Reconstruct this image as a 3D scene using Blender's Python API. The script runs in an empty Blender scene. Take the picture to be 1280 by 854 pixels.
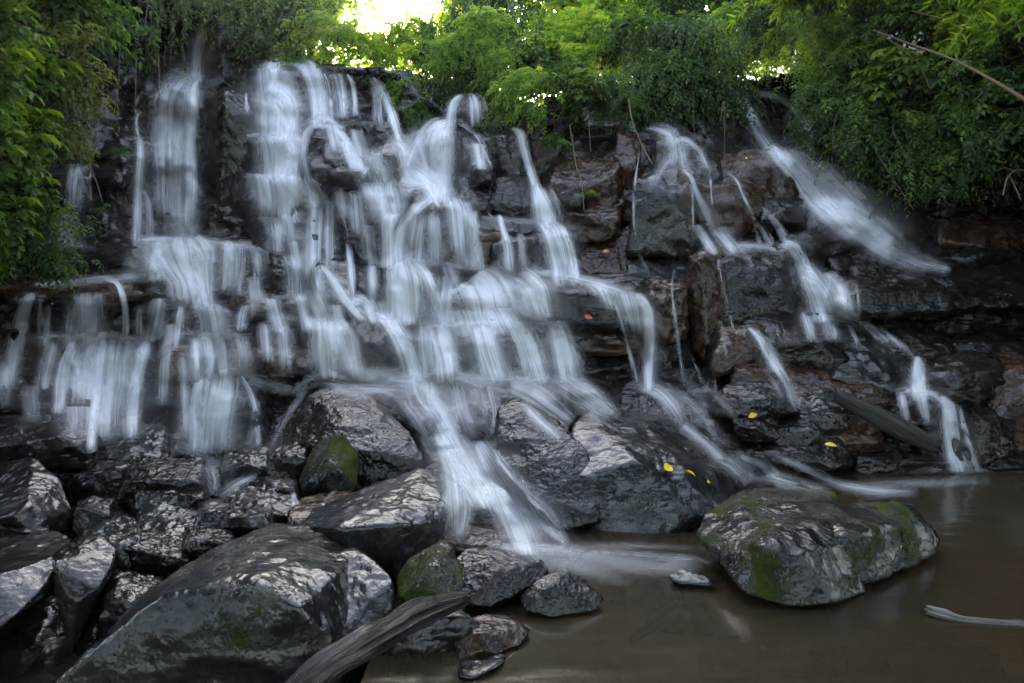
import bpy, bmesh, math, random
import numpy as np
from mathutils import Vector, Matrix

# ------------------------------------------------------------------ camera, sky, sun, exposure
scene = bpy.context.scene
COL = scene.collection
EYE_Z = 2.4          # eye height over the pool, metres
HOR = 350.0          # photo row of the horizon
F = 853.33           # focal length in photo pixels (24 mm on 36 mm)
cam_d = bpy.data.cameras.new('camera')
cam = bpy.data.objects.new('camera', cam_d)
COL.objects.link(cam)
cam.location = (0, 0, EYE_Z)
cam.rotation_euler = (math.radians(90), 0, 0)
cam_d.sensor_width = 36; cam_d.lens = 24
cam_d.shift_y = -(427.0 - HOR) / 1280.0
cam_d.clip_start = 0.05; cam_d.clip_end = 2000
scene.camera = cam

SUN_EL, SUN_AZ = math.radians(20), math.radians(-10)     # azimuth from +Y (towards the falls), negative = left
world = bpy.data.worlds.new('World'); scene.world = world
world.use_nodes = True
wn = world.node_tree.nodes; wl = world.node_tree.links
wn.clear()
sky = wn.new('ShaderNodeTexSky'); sky.sky_type = 'NISHITA'; sky.sun_disc = False
sky.sun_elevation = SUN_EL; sky.sun_rotation = SUN_AZ
sky.air_density = 1.0; sky.dust_density = 3.0; sky.ozone_density = 1.0
hs = wn.new('ShaderNodeHueSaturation'); hs.inputs['Saturation'].default_value = 0.68
bg = wn.new('ShaderNodeBackground'); bg.inputs['Strength'].default_value = 0.15
wo = wn.new('ShaderNodeOutputWorld')
wl.new(sky.outputs[0], hs.inputs['Color']); wl.new(hs.outputs[0], bg.inputs['Color']); wl.new(bg.outputs[0], wo.inputs['Surface'])

sun_d = bpy.data.lights.new('sun', 'SUN'); sun_d.energy = 4.5; sun_d.angle = math.radians(0.5); sun_d.color = (1, 0.85, 0.55)
sun = bpy.data.objects.new('sun', sun_d); COL.objects.link(sun)
sdir = Vector((math.sin(SUN_AZ) * math.cos(SUN_EL), math.cos(SUN_AZ) * math.cos(SUN_EL), math.sin(SUN_EL)))
sun.rotation_euler = (-sdir).to_track_quat('-Z', 'Y').to_euler()
sun.location = sdir * 60

vs = scene.view_settings
vs.view_transform = 'Standard'; vs.look = 'None'; vs.gamma = 1; vs.use_curve_mapping = False
vs.exposure = 3.58
cy = scene.cycles
cy.use_denoising = True
cy.max_bounces = 6; cy.diffuse_bounces = 3; cy.glossy_bounces = 3; cy.transmission_bounces = 4
cy.transparent_max_bounces = 24; cy.volume_bounces = 0
cy.sample_clamp_indirect = 4
cy.caustics_reflective = False; cy.caustics_refractive = False

# ------------------------------------------------------------------ helpers
def P(px, py, d):
    """photo pixel + distance along the view -> point in the world"""
    return np.stack([(np.asarray(px, float) - 640) / F * d, np.asarray(d, float) + 0 * np.asarray(px, float),
                     EYE_Z - (np.asarray(py, float) - HOR) / F * d], -1)

def _h(ix, iy, iz, seed):
    n = (ix.astype(np.uint32) * np.uint32(374761393) + iy.astype(np.uint32) * np.uint32(668265263)
         + iz.astype(np.uint32) * np.uint32(2147483647) + np.uint32((seed * 974634) & 0xffffffff))
    n = (n ^ (n >> np.uint32(13))) * np.uint32(1274126177)
    n = n ^ (n >> np.uint32(16))
    return (n & np.uint32(0xffff)).astype(np.float32) / 32767.5 - 1

def vnoise(p, seed=0):
    p = np.asarray(p, np.float32)
    i = np.floor(p).astype(np.int64); f = p - i
    u = f * f * f * (f * (f * 6 - 15) + 10)
    x, y, z = i[:, 0], i[:, 1], i[:, 2]
    def c(a, b, e): return _h(x + a, y + b, z + e, seed)
    ux, uy, uz = u[:, 0], u[:, 1], u[:, 2]
    a = c(0,0,0)*(1-ux)+c(1,0,0)*ux; b = c(0,1,0)*(1-ux)+c(1,1,0)*ux
    e = c(0,0,1)*(1-ux)+c(1,0,1)*ux; g = c(0,1,1)*(1-ux)+c(1,1,1)*ux
    return (a*(1-uy)+b*uy)*(1-uz)+(e*(1-uy)+g*uy)*uz

def fbm(p, octv=4, seed=0, gain=0.5, ridge=False):
    p = np.asarray(p, np.float32); r = np.zeros(len(p), np.float32); a = 1.0; t = 0
    for k in range(octv):
        n = vnoise(p, seed + k * 17)
        r += a * ((1 - 2*np.abs(n)) if ridge else n); t += a
        a *= gain; p = p * 2.03 + 7.1
    return r / t

def mesh_np(name, V, faces, mat, smooth=True, parent=None, loc=(0, 0, 0), uv=None, attrs=None):
    """faces: (N,3) or (N,4) int array"""
    me = bpy.data.meshes.new(name)
    V = np.asarray(V, np.float32); faces = np.asarray(faces, np.int32)
    k = faces.shape[1]
    me.vertices.add(len(V)); me.vertices.foreach_set('co', V.ravel())
    me.loops.add(faces.size); me.loops.foreach_set('vertex_index', faces.ravel())
    me.polygons.add(len(faces))
    me.polygons.foreach_set('loop_start', np.arange(0, faces.size, k, dtype=np.int32))
    if smooth: me.polygons.foreach_set('use_smooth', np.ones(len(faces), bool))
    if uv is not None:
        l = me.uv_layers.new(name='UVMap'); l.data.foreach_set('uv', np.asarray(uv, np.float32)[faces.ravel()].ravel())
    for an, av in (attrs or {}).items():
        at = me.attributes.new(an, 'FLOAT', 'POINT'); at.data.foreach_set('value', np.asarray(av, np.float32))
    me.update(calc_edges=True)
    me.materials.append(mat)
    o = bpy.data.objects.new(name, me); COL.objects.link(o); o.location = loc
    if parent: o.parent = parent
    return o

def tag(o, label=None, cat=None, group=None, kind=None):
    if label: o['label'] = label
    if cat: o['category'] = cat
    if group: o['group'] = group
    if kind: o['kind'] = kind
    return o

def empty(name, loc=(0, 0, 0), rz=0):
    o = bpy.data.objects.new(name, None); COL.objects.link(o); o.location = loc; o.rotation_euler = (0, 0, rz)
    o.empty_display_size = 0.1
    return o

_ICO = {}
def ico(level):
    if level not in _ICO:
        bm = bmesh.new(); bmesh.ops.create_icosphere(bm, subdivisions=level, radius=1)
        v = np.array([x.co[:] for x in bm.verts]); f = np.array([[x.index for x in y.verts] for y in bm.faces]); bm.free()
        v /= np.linalg.norm(v, axis=1, keepdims=True)
        _ICO[level] = (v, f)
    return _ICO[level]

# ------------------------------------------------------------------ materials
def nodes_of(name):
    m = bpy.data.materials.new(name); m.use_nodes = True
    nt = m.node_tree; nt.nodes.clear()
    out = nt.nodes.new('ShaderNodeOutputMaterial')
    return m, nt, out

class NT:
    def __init__(s, nt): s.nt = nt
    def n(s, t, ins=None, **kw):
        x = s.nt.nodes.new(t)
        for k, v in kw.items(): setattr(x, k, v)
        for k, v in (ins or {}).items():
            if hasattr(v, 'is_linked') or hasattr(v, 'links'): s.nt.links.new(v, x.inputs[k])
            else: x.inputs[k].default_value = v
        return x
    def math(s, op, a, b=0.0, clamp=False):
        x = s.nt.nodes.new('ShaderNodeMath'); x.operation = op; x.use_clamp = clamp
        for i, v in enumerate((a, b)):
            if hasattr(v, 'links'): s.nt.links.new(v, x.inputs[i])
            else: x.inputs[i].default_value = v
        return x.outputs[0]
    def ramp(s, fac, stops, interp='LINEAR'):
        x = s.nt.nodes.new('ShaderNodeValToRGB'); x.color_ramp.interpolation = interp
        e = x.color_ramp.elements
        while len(e) < len(stops): e.new(0.5)
        for i, (p, c) in enumerate(stops):
            e[i].position = p; e[i].color = (c[0], c[1], c[2], 1) if hasattr(c, '__len__') else (c, c, c, 1)
        s.nt.links.new(fac, x.inputs[0]); return x.outputs[0]
    def mix(s, fac, a, b, blend='MIX'):
        x = s.nt.nodes.new('ShaderNodeMix'); x.data_type = 'RGBA'; x.blend_type = blend; x.clamp_factor = True
        for i, v in ((0, fac), (6, a), (7, b)):
            if hasattr(v, 'links'): s.nt.links.new(v, x.inputs[i])
            else: x.inputs[i].default_value = v if i == 0 else (v[0], v[1], v[2], 1)
        return x.outputs[2]

def rock_material(name, c1, c2, c3, rough=(0.12, 0.32), bump=1.0, stretch=(1, 1, 1), spec=.36):
    m, nt, out = nodes_of(name); N = NT(nt)
    tc = N.n('ShaderNodeTexCoord').outputs['Object']
    oi = N.n('ShaderNodeObjectInfo')
    off = N.n('ShaderNodeVectorMath', operation='SCALE'); off.inputs[0].default_value = (13, 7, 5); nt.links.new(oi.outputs['Random'], off.inputs['Scale'])
    co = N.n('ShaderNodeVectorMath', {0: tc, 1: off.outputs[0]}, operation='ADD').outputs[0]
    mp = N.n('ShaderNodeMapping', {'Vector': co, 'Scale': stretch, 'Rotation': (0.35, 0.2, 0.3)}).outputs[0]
    big = N.n('ShaderNodeTexNoise', {'Vector': co, 'Scale': 1.6, 'Detail': 5.0, 'Roughness': 0.6}).outputs['Fac']
    mid = N.n('ShaderNodeTexNoise', {'Vector': mp, 'Scale': 6.0, 'Detail': 6.0, 'Roughness': 0.52, 'Distortion': 0.6}).outputs['Fac']
    fine = N.n('ShaderNodeTexNoise', {'Vector': mp, 'Scale': 46.0, 'Detail': 4.0, 'Roughness': 0.65}).outputs['Fac']
    chips = N.n('ShaderNodeTexVoronoi', {'Vector': mp, 'Scale': 16.0, 'Detail': 1.0, 'Randomness': 1.0}, feature='F1').outputs['Distance']
    colr = N.mix(N.ramp(big, [(0.35, 0.0), (0.65, 1.0)]), c1, c2)
    colr = N.mix(N.ramp(mid, [(0.52, 0.0), (0.68, 0.85)]), colr, c3)
    colr = N.mix(N.ramp(fine, [(0.3, 0.55), (0.55, 0.0)]), colr, (c1[0]*.4, c1[1]*.4, c1[2]*.4))
    # moss growing in patches, as much as the object says
    ma = N.n('ShaderNodeAttribute', attribute_type='OBJECT', attribute_name='moss').outputs['Fac']
    mn = N.n('ShaderNodeTexNoise', {'Vector': co, 'Scale': 2.3, 'Detail': 9.0, 'Roughness': 0.62, 'Distortion': 0.4}).outputs['Fac']
    lim = N.math('SUBTRACT', 0.86, N.math('MULTIPLY', ma, 0.44))
    msk = N.math('MULTIPLY', N.math('SUBTRACT', N.math('ADD', mn, N.math('MULTIPLY', N.math('SUBTRACT', fine, .5), .45)), lim), 12.0, clamp=True)
    mcol = N.mix(N.ramp(fine, [(0.35, 0.0), (0.65, 1.0)]), (0.005, 0.010, 0.002), (0.022, 0.036, 0.004))
    mcol = N.mix(N.ramp(mid, [(0.42, 0.0), (0.62, 0.8)]), mcol, (0.045, 0.05, 0.006))
    mcol = N.mix(N.ramp(big, [(0.5, 0.0), (0.66, 0.7)]), mcol, (0.004, 0.008, 0.002))
    colr = N.mix(msk, colr, mcol)
    rg = N.ramp(mid, [(0.3, rough[0]), (0.75, rough[1])])
    dry = N.n('ShaderNodeTexNoise', {'Vector': co, 'Scale': 2.6, 'Detail': 4.0, 'Roughness': .6, 'Distortion': .3}).outputs['Fac']
    rg = N.mix(N.ramp(dry, [(0.48, 0.0), (0.68, 0.55)]), rg, (0.45, 0.45, 0.45))
    rg = N.mix(msk, rg, (0.75, 0.75, 0.75))
    h = N.math('ADD', N.math('MULTIPLY', mid, 0.9), N.math('MULTIPLY', fine, 0.07))
    h = N.math('ADD', h, N.math('MULTIPLY', chips, 0.28))
    h = N.math('ADD', h, N.math('MULTIPLY', N.math('ADD', N.math('MULTIPLY', fine, .9), .35), msk))
    bp = N.n('ShaderNodeBump', {'Height': h, 'Strength': 0.46 * bump, 'Distance': 0.05}).outputs[0]
    b = N.n('ShaderNodeBsdfPrincipled', {'Base Color': colr, 'Roughness': rg, 'Normal': bp, 'Specular IOR Level': N.math('SUBTRACT', spec, N.math('MULTIPLY', msk, .3))})
    nt.links.new(b.outputs[0], out.inputs[0])
    return m

M_ROCK = rock_material('wet_basalt', (0.005, 0.0043, 0.004), (0.013, 0.011, 0.0095), (0.032, 0.025, 0.018), bump=.75)
M_BROWN = rock_material('wet_brown_basalt', (0.014, 0.006, 0.004), (0.036, 0.018, 0.010), (0.085, 0.045, 0.024))
M_GREY = rock_material('wet_grey_boulder', (0.005, 0.005, 0.005), (0.013, 0.0125, 0.012), (0.03, 0.027, 0.023), rough=(0.13, 0.3), bump=.7, spec=.46)
M_PALE = rock_material('pale_sheen_boulder', (0.009, 0.009, 0.0092), (0.02, 0.02, 0.02), (0.042, 0.04, 0.036), rough=(0.13, 0.3), bump=.7, spec=.46)  # paler base colour carries the sky sheen of the boulder tops
M_SHAG = rock_material('glossy_knobbly_basalt', (0.004, 0.0035, 0.0033), (0.010, 0.008, 0.007), (0.028, 0.021, 0.014), rough=(0.08, 0.26), bump=1.4)
MATS = {'r': M_ROCK, 'b': M_BROWN, 'g': M_GREY, 'p': M_PALE, 's': M_SHAG}
# ------------------------------------------------------------------ rocks
# blocks of the cliff: material, name, x0, x1, y0, y1 (photo pixels), distance, depth, tilt of the top, roundness, moss, label
CL = 'rock blocks of the waterfall cliff'
RB = 'loose rocks beside the stepped side stream'
FG = 'boulders heaped at the foot of the falls'
BLOCKS = [
 # upper cliff round the tall fall
 ('r','rock_block',249,308,96,300,14.9,1.6,.12,.35,0,'tall dark rock column with glossy top beside the tallest white fall',CL),
 ('r','rock_ledge',302,382,166,222,14.3,1.5,.1,.3,0,'dark ledge under the broad upper veil below the arching spout',CL),
 ('r','rock_ledge',296,386,215,270,13.8,1.4,.08,.25,0,'squared dark ledge one step beneath the broad upper veil',CL),
 ('g','rock_ledge',302,384,262,312,13.2,1.5,.6,.35,0,'sloping grey slab shining between two bands of white water',CL),
 ('r','rock_block',386,432,160,196,14.6,1.2,.2,.4,0,'dark boulder capped by a white curl of water',CL),
 ('g','rock_block',404,436,178,206,14.0,.7,.5,.3,0,'small pale faceted rock shining inside the upper cascade',CL),
 ('s','rock_block',388,416,192,228,13.8,.9,.3,.35,0,'black wedge rock below the small pale faceted rock',CL),
 ('s','rock_block',412,448,200,232,13.7,.9,.3,.4,0,'black angular rock wet beside the diagonal white chute',CL),
 ('r','rock_block',418,470,136,178,15.2,1.3,.35,.5,0,'rough wet rock shelf under the pair of thin spouts',CL),
 ('s','rock_block',462,500,146,190,14.9,1.1,.35,.5,0,'knobbly dark rock struck by the slanting thin spout',CL),
 ('r','rock_block',464,512,178,232,14.2,1.3,.2,.4,0,'dark rounded block below the slanting thin spout',CL),
 ('r','rock_block',246,304,248,308,13.6,1.3,.2,.3,0,'low dark ledge at the foot of the tall rock column',CL),
 ('s','rock_block',114,150,202,232,12.8,.9,.5,.45,0,'small glossy rock beside the hanging roots and thin trickles',CL),
 ('r','rock_block',60,120,200,262,12.6,1.2,.2,.4,0,'dark stone step beneath leafy bank with a faint trickle',CL),
 ('r','rock_ledge',36,124,250,306,12.1,1.2,.25,.35,0,'dark ledge beneath the leafy bank with misty trickle over it',CL),
 ('r','rock_ledge',20,172,296,352,11.6,1.4,.2,.45,0,'long smooth dark rock shelf under the leafy bank',CL),
 ('r','rock_ledge',160,328,302,376,12.2,1.6,.12,.25,0,'wide dark ledge with a broad veil from the tallest fall',CL),
 ('b','rock_ledge',-40,168,340,372,10.7,1.6,.75,.2,0,'thin brown overhanging ledge with three short falls',CL),
 ('r','rock_block',-40,160,368,425,11.4,.9,.05,.2,0,'black recess wall behind three short falls',CL),
 ('g','rock_block',162,236,342,388,11.3,1.0,.5,.35,0,'grey slanting block half under the broad veil',CL),
 ('r','rock_block',196,240,380,420,10.9,.9,.3,.25,0,'square dark block between two short falls',CL),
 ('r','rock_block',236,306,374,422,11.0,.9,.25,.4,0,'dark rock step with thin braided water over it',CL),
 ('b','rock_block',288,338,358,386,11.5,.9,.5,.6,0,'rounded brown stone lying on a middle ledge',CL),
 ('r','rock_block',332,398,314,372,12.1,1.1,.25,.3,0,'dark block with pale top beside the bright middle stream',CL),
 ('r','rock_block',336,394,362,400,11.5,1.0,.3,.4,0,'dark block one step under the pale topped block',CL),
 ('s','rock_ledge',284,380,402,436,10.8,1.1,.3,.3,0,'layered dark ledge with thin dribbles down its face',CL),
 ('b','rock_ledge',288,382,430,466,10.5,1.0,.3,.35,0,'brown layered ledge beneath the thin dribbles',CL),
 ('b','rock_block',196,248,428,470,10.3,.9,.25,.35,0,'brown rounded rock dividing two lower veils',CL),
 ('r','rock_block',60,250,418,480,10.7,1.2,.3,.35,0,'wide stone step under the lower curtain of water',CL),
 ('r','rock_block',60,256,462,560,10.2,1.2,.1,.35,0,'dark rock wall behind the lower curtain of water',CL),
 ('b','rock_block',-30,90,412,482,10.4,1.2,.5,.4,0,'brown wet rock below the outermost short fall',CL),
 ('g','rock_block',250,345,464,575,9.8,1.1,.15,.45,0,'rounded rock face under the fanning lower fall',CL),
 ('s','rock_block',310,420,462,560,9.7,1.4,.75,.5,0,'pitted sloping rock slab drained by a narrow trickle',CL),
 # centre
 ('s','rock_block',562,612,114,158,15.4,1.2,.25,.45,0,'black rock cap crowned with a thin curtain of water',CL),
 ('s','rock_block',538,575,158,250,14.6,1.0,.1,.4,0,'dark rock core behind the large central fan',CL),
 ('s','rock_block',572,616,152,220,14.7,1.2,.3,.35,0,'crinkled dark block beside the large central fan',CL),
 ('s','rock_block',596,660,150,205,14.8,1.2,.4,.4,0,'glittering sloped rock above the deep black wedge',CL),
 ('r','rock_block',612,660,160,224,14.2,1.1,.05,.25,0,'deep black wedge block next to the slim bent fall',CL),
 ('r','rock_block',585,615,200,232,13.8,.9,.1,.3,0,'small cubic dark block under the crinkled block',CL),
 ('s','rock_block',572,616,218,266,13.4,1.1,.6,.45,0,'glossy knobbly rock at the foot of the large central fan',CL),
 ('s','rock_block',608,668,216,272,13.4,1.2,.6,.45,0,'glossy rippled rock between the central fan and slim bent fall',CL),
 ('r','rock_block',660,700,228,290,13.0,1.0,.3,.5,0,'rounded rock swelling under the slim bent fall',CL),
 ('r','rock_block',436,500,228,262,13.6,1.2,.4,.5,0,'smooth hump of rock under thin glassy water',CL),
 ('g','rock_block',412,468,226,300,13.2,1.2,.45,.4,0,'broad grey rock with worn bright top amid the cascades',CL),
 ('r','rock_block',440,480,262,330,12.9,1.1,.1,.35,0,'dark block under the broad grey worn rock',CL),
 ('r','rock_block',470,505,260,330,12.7,1.1,.1,.35,0,'slim dark pillar between two bright streams',CL),
 ('r','rock_block',494,545,226,268,13.5,1.2,.3,.45,0,'rounded dark step curving under a thin arc of water',CL),
 ('r','rock_block',518,576,244,330,12.7,1.2,.15,.5,0,'domed dark rock parting the water into two curtains',CL),
 ('r','rock_block',560,604,250,330,12.9,1.1,.15,.4,0,'dark rock wall behind a straight pale curtain',CL),
 ('b','rock_block',588,632,282,348,12.2,1.0,.1,.25,0,'upright brown-black block beside a short double dribble',CL),
 ('s','rock_ledge',590,668,266,296,12.5,1.1,.5,.35,0,'thin pale edged ledge feeding a short double dribble',CL),
 ('r','rock_block',620,676,290,348,12.2,1.0,.15,.35,0,'black recess block behind a short double dribble',CL),
 ('r','rock_block',660,722,280,350,12.2,1.1,.15,.5,0,'smooth dark rock behind the leaning veil',CL),
 ('s','rock_block',424,480,330,370,12.0,1.1,.4,.45,0,'jagged dark rock with a thin spurt falling past it',CL),
 ('r','rock_block',482,545,326,400,11.6,1.2,.2,.55,0,'round backed rock under the bright domed fall',CL),
 ('r','rock_block',545,680,348,392,11.3,1.4,.45,.35,0,'wide step spread with fine silky water',CL),
 ('s','rock_block',640,700,350,400,11.2,1.0,.4,.45,0,'knobbly black rock edge beside the silky wide step',CL),
 ('r','rock_ledge',536,720,384,425,10.8,1.2,.3,.3,0,'second wide step under the silky water',CL),
 ('r','rock_ledge',530,720,412,472,10.4,1.2,.12,.3,0,'dark stepped wall under a long row of little falls',CL),
 ('s','rock_block',436,498,400,466,10.0,1.0,.35,.35,0,'black faceted rock standing clear between two chutes',CL),
 ('r','rock_block',376,445,398,470,10.5,1.1,.2,.4,0,'dark rock under a square curtain of water',CL),
 ('r','rock_block',486,545,398,470,10.4,1.1,.25,.45,0,'dark rounded rock beneath the curving chute',CL),
 ('r','rock_block',398,446,330,402,11.4,1.2,.4,.45,0,'wet rock beneath the long bright middle stream',CL),
 ('s','stone',658,706,474,530,8.9,.8,.4,.55,0,'glossy stone parting the silky apron of water',CL),
 ('s','stone',580,606,516,546,8.5,.5,.4,.6,0,'small black stone sticking out of the white apron',CL),
 ('s','stone',512,538,512,538,8.6,.5,.5,.6,0,'small flat stone awash in the white apron',CL),
 # middle buttress without water
 ('b','rock_block',688,746,198,254,13.6,1.2,.45,.4,.25,'leaning brown block at the head of the dry rock pile',CL),
 ('b','rock_block',722,775,198,256,13.3,1.1,.25,.35,.45,'blocky stone with lichen next to a black crevice',CL),
 ('s','rock_block',696,730,228,262,13.1,.9,.3,.4,0,'small dark block tucked under the leaning brown block',CL),
 ('b','rock_block',744,784,236,272,13.0,.9,.4,.35,0,'ragged pale brown block below the lichen stone',CL),
 ('b','rock_block',706,772,254,296,12.8,1.0,.25,.3,.35,'square brown block with a yellow lichen patch',CL),
 ('r','rock_block',700,730,256,290,13.2,.8,.2,.35,0,'dark block in the cleft beneath the dry rock pile',CL),
 ('b','rock_block',768,804,160,250,13.4,1.2,.3,.4,.4,'tall leaning brown block with golden lichen streaks',CL),
 ('g','rock_block',790,866,208,312,12.7,1.4,.12,.35,0,'massive pale grey pillar with a pitted brown shoulder',CL),
 ('b','rock_block',846,868,210,310,12.4,.8,.05,.25,0,'dark flank of the massive pillar with a falling thread',CL),
 ('b','rock_block',700,838,276,362,12.2,1.5,.6,.75,0,'large smooth rounded brown rock with an orange leaf',CL),
 ('s','rock_ledge',646,815,338,398,10.9,1.6,.35,.45,0,'bulging overhanging ledge with water sheeting off its end',CL),
 ('b','rock_ledge',704,806,392,440,11.1,1.0,.3,.35,0,'brown layered rock in the hollow below the overhanging ledge',CL),
 ('s','rock_ledge',712,812,430,474,10.8,1.0,.35,.35,0,'dark layered ledge at the base of the hollow',CL),
 ('s','rock_block',778,840,328,374,11.2,1.0,.4,.45,0,'black knob above the end of the overhanging ledge',CL),
 ('b','rock_block',812,858,346,420,10.7,1.0,.15,.4,0,'red-brown block with a thread of water down it',CL),
 ('s','rock_block',812,866,408,475,10.3,1.0,.3,.4,0,'rough dark rock at the foot of the thread of water',CL),
 ('s','rock_block',760,900,466,540,9.4,1.6,.7,.5,0,'broken wet slope under the flowing side branch',CL),
 ('b','rock_block',640,700,160,230,15.0,.8,.1,.4,0,'dim brown bank wall behind the slim bent fall',CL),
 # right cliff
 ('r','rock_block',816,870,160,214,13.7,1.2,.3,.6,0,'smooth dome under a thin arching veil',CL),
 ('s','rock_block',856,900,196,226,13.3,.9,.4,.45,0,'small dark hump between two misty threads',CL),
 ('b','rock_block',866,948,212,290,12.9,1.3,.15,.4,0,'wide brown block with threads of water down both edges',CL),
 ('b','rock_block',902,992,188,256,13.5,1.2,.2,.3,.2,'angular brown block hung with dead roots',CL),
 ('s','rock_block',950,1004,246,276,12.6,1.0,.6,.35,0,'shiny slanting slab beside the rushing far fall',CL),
 ('s','rock_ledge',985,1102,270,340,12.0,1.4,.35,.4,0,'rugged dark ledge alongside the rushing far fall',CL),
 ('s','rock_block',1004,1070,256,296,12.7,1.0,.4,.45,0,'rough block wetted by spray of the far fall',CL),
 ('s','rock_block',1006,1064,146,206,16.2,1.2,.4,.6,0,'rounded glittering rock high beside the far fall',CL),
 ('r','rock_block',940,1010,118,200,17.6,1.3,.3,.5,0,'shadowed rock beneath the spout of the far fall',CL),
 ('s','rock_block',1106,1162,260,296,13.5,1.0,.5,.6,0,'round stone at the bottom of the far fall',CL),
 ('b','rock_block',1176,1300,250,318,12.6,1.6,.35,.5,.35,'big dim boulder with mossy top under the overgrown bank',CL),
 ('r','rock_block',1150,1300,296,360,12.4,1.5,.2,.5,.1,'dim smooth rock behind the wide flat ledge',CL),
 ('s','rock_block',1040,1120,300,350,12.0,1.1,.4,.5,0,'low dark rock at the landing of the far fall',CL),
 ('b','rock_block',860,904,310,432,10.6,1.1,.12,.35,.1,'tall red-brown block with a greenish upper face',CL),
 ('s','rock_block',894,998,306,398,10.7,1.3,.2,.35,0,'big black block with glossy crinkled shoulder',CL),
 ('r','rock_block',988,1062,330,400,11.2,1.2,.3,.4,0,'rock step under the fan of the side stream',CL),
 ('s','rock_ledge',1068,1320,332,384,10.6,2.0,.5,.35,.1,'wide flat overhanging ledge with a crumbled glossy top',CL),
 ('r','rock_block',1080,1320,378,425,11.2,1.2,.05,.25,0,'black shadowed wall below the wide flat ledge',CL),
 ('s','rock_block',925,1044,388,470,10.1,1.3,.25,.4,0,'dark crinkled block below the landing of the side stream',CL),
 ('g','rock_block',1036,1148,422,490,9.7,1.2,.5,.35,0,'flat topped grey rock beside the narrow winding stream',RB),
 ('s','rock_block',1104,1190,404,448,10.0,1.0,.5,.45,0,'glossy creased rock above the narrow winding stream',RB),
 ('s','rock_block',1186,1282,412,444,9.9,1.0,.4,.45,0,'low shiny rock in front of the black shadowed wall',RB),
 ('r','rock_block',1160,1250,430,504,9.4,1.1,.25,.25,0,'black squared block flanking the narrow winding stream',RB),
 ('b','rock_ledge',1226,1330,440,565,9.1,1.3,.2,.3,0,'layered brown rock wall at the pool bank',RB),
 ('r','rock_block',1190,1264,486,584,8.9,.9,.12,.3,0,'dark block beside the last drop into the pool',RB),
 ('r','rock_ledge',1112,1196,482,526,9.3,.9,.3,.3,0,'dark ledge under the last drop of the winding stream',RB),
 ('r','rock_block',1150,1200,510,582,9.0,.7,.1,.3,0,'black wall behind the last drop into the pool',RB),
 ('s','rock_block',894,986,474,516,9.0,1.0,.45,.4,0,'flat dark stone on the slope above the yellow leaves',RB),
 ('g','rock_block',992,1062,490,540,8.9,.8,.4,.25,0,'square grey topped stone at the upper end of the log',RB),
 ('b','rock_block',914,978,442,488,9.4,.9,.35,.35,0,'reddish wedge stone below a short spurt of water',RB),
 ('b','rock_block',894,952,408,466,9.7,1.0,.3,.4,0,'brown boulder split by a short spurt of water',RB),
 ('b','rock_block',980,1120,462,520,9.4,1.1,.4,.45,.15,'dim brown boulder behind the fallen log',RB),
 ('s','rock_block',920,975,510,548,8.5,.6,.6,.3,0,'tilted grey flake of rock near the yellow leaves',RB),
 ('s','rock_block',966,1030,516,556,8.5,.6,.4,.4,0,'broken black stone in front of the square grey stone',RB),
 ('b','rock_block',1010,1100,524,566,8.6,.7,.4,.4,.1,'low brown stone under the middle of the log',RB),
 ('s','rock_block',950,1060,544,585,8.2,.9,.45,.4,0,'wet stone shelf above the pool edge with yellow leaf',RB),
 ('s','rock_block',1050,1130,548,592,8.4,.8,.4,.4,0,'rough stone shelf beneath the lower end of the log',RB),
 ('s','rock_block',1116,1186,560,594,8.5,.7,.4,.45,0,'shiny low stone by the last drop into the pool',RB),
 ('s','rock_block',880,960,520,580,8.4,1.0,.6,.5,0,'sloping wet stone with two yellow leaves',RB),
 ('s','rock_block',1238,1320,556,590,8.6,.9,.4,.5,0,'wet gravelly stone at the pool under the layered wall',RB),
 # heap at the foot
 ('s','boulder',-60,92,474,522,8.3,1.1,.55,.2,0,'flat-topped black boulder below the outermost short fall',FG),
 ('r','boulder',64,118,500,545,7.8,.8,.4,.3,0,'small dark slabs stacked beside the lower curtain',FG),
 ('g','boulder',-40,58,520,574,6.9,1.0,.55,.25,0,'low angular boulder with flat pale top',FG),
 ('r','boulder',40,116,524,584,6.9,.9,.35,.22,0,'black angular boulder with a bright sloping edge',FG),
 ('p','boulder',112,205,531,590,7.3,1.0,.65,.35,0,'pale blue-grey slab boulder at the base of the veil',FG),
 ('r','boulder',52,170,574,625,6.9,.9,.3,.35,0,'shadowed flat boulder beneath the pale slab',FG),
 ('s','boulder',148,262,573,632,6.5,.9,.4,.4,0,'dark lumpy boulder in the middle of the heap',FG),
 ('r','boulder',170,254,606,652,6.2,.7,.3,.35,0,'small dark boulder under the lumpy one',FG),
 ('g','boulder',280,352,558,604,7.2,.8,.45,.45,0,'grey rounded boulder beside the foaming gap',FG),
 ('r','boulder',338,386,552,616,7.0,.8,.3,.4,0,'dark stone wedged behind the moss green boulder',FG),
 ('p','boulder',94,140,618,674,5.8,.6,.35,.3,0,'white-shining small boulder behind the five sided stone',FG),
 ('g','boulder',102,180,646,722,5.25,.7,.45,.3,.1,'grey-brown boulder leaning on the five sided stone',FG),
 ('p','boulder',174,262,622,686,5.7,.8,.7,.3,0,'pale flat slab glinting in the middle of the heap',FG),
 ('g','boulder',164,236,660,712,5.25,.6,.5,.35,0,'small grey stone in front of the pale flat slab',FG),
 ('s','boulder',226,292,656,698,5.3,.6,.4,.55,0,'black pitted stone above the great mossy slab',FG),
 ('g','boulder',248,294,622,664,5.8,.6,.4,.35,0,'squarish grey stone beside the foaming gap',FG),
 ('g','boulder',284,373,604,654,5.9,.7,.6,.25,0,'wedge-shaped grey slab with shadowed underside',FG),
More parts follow.
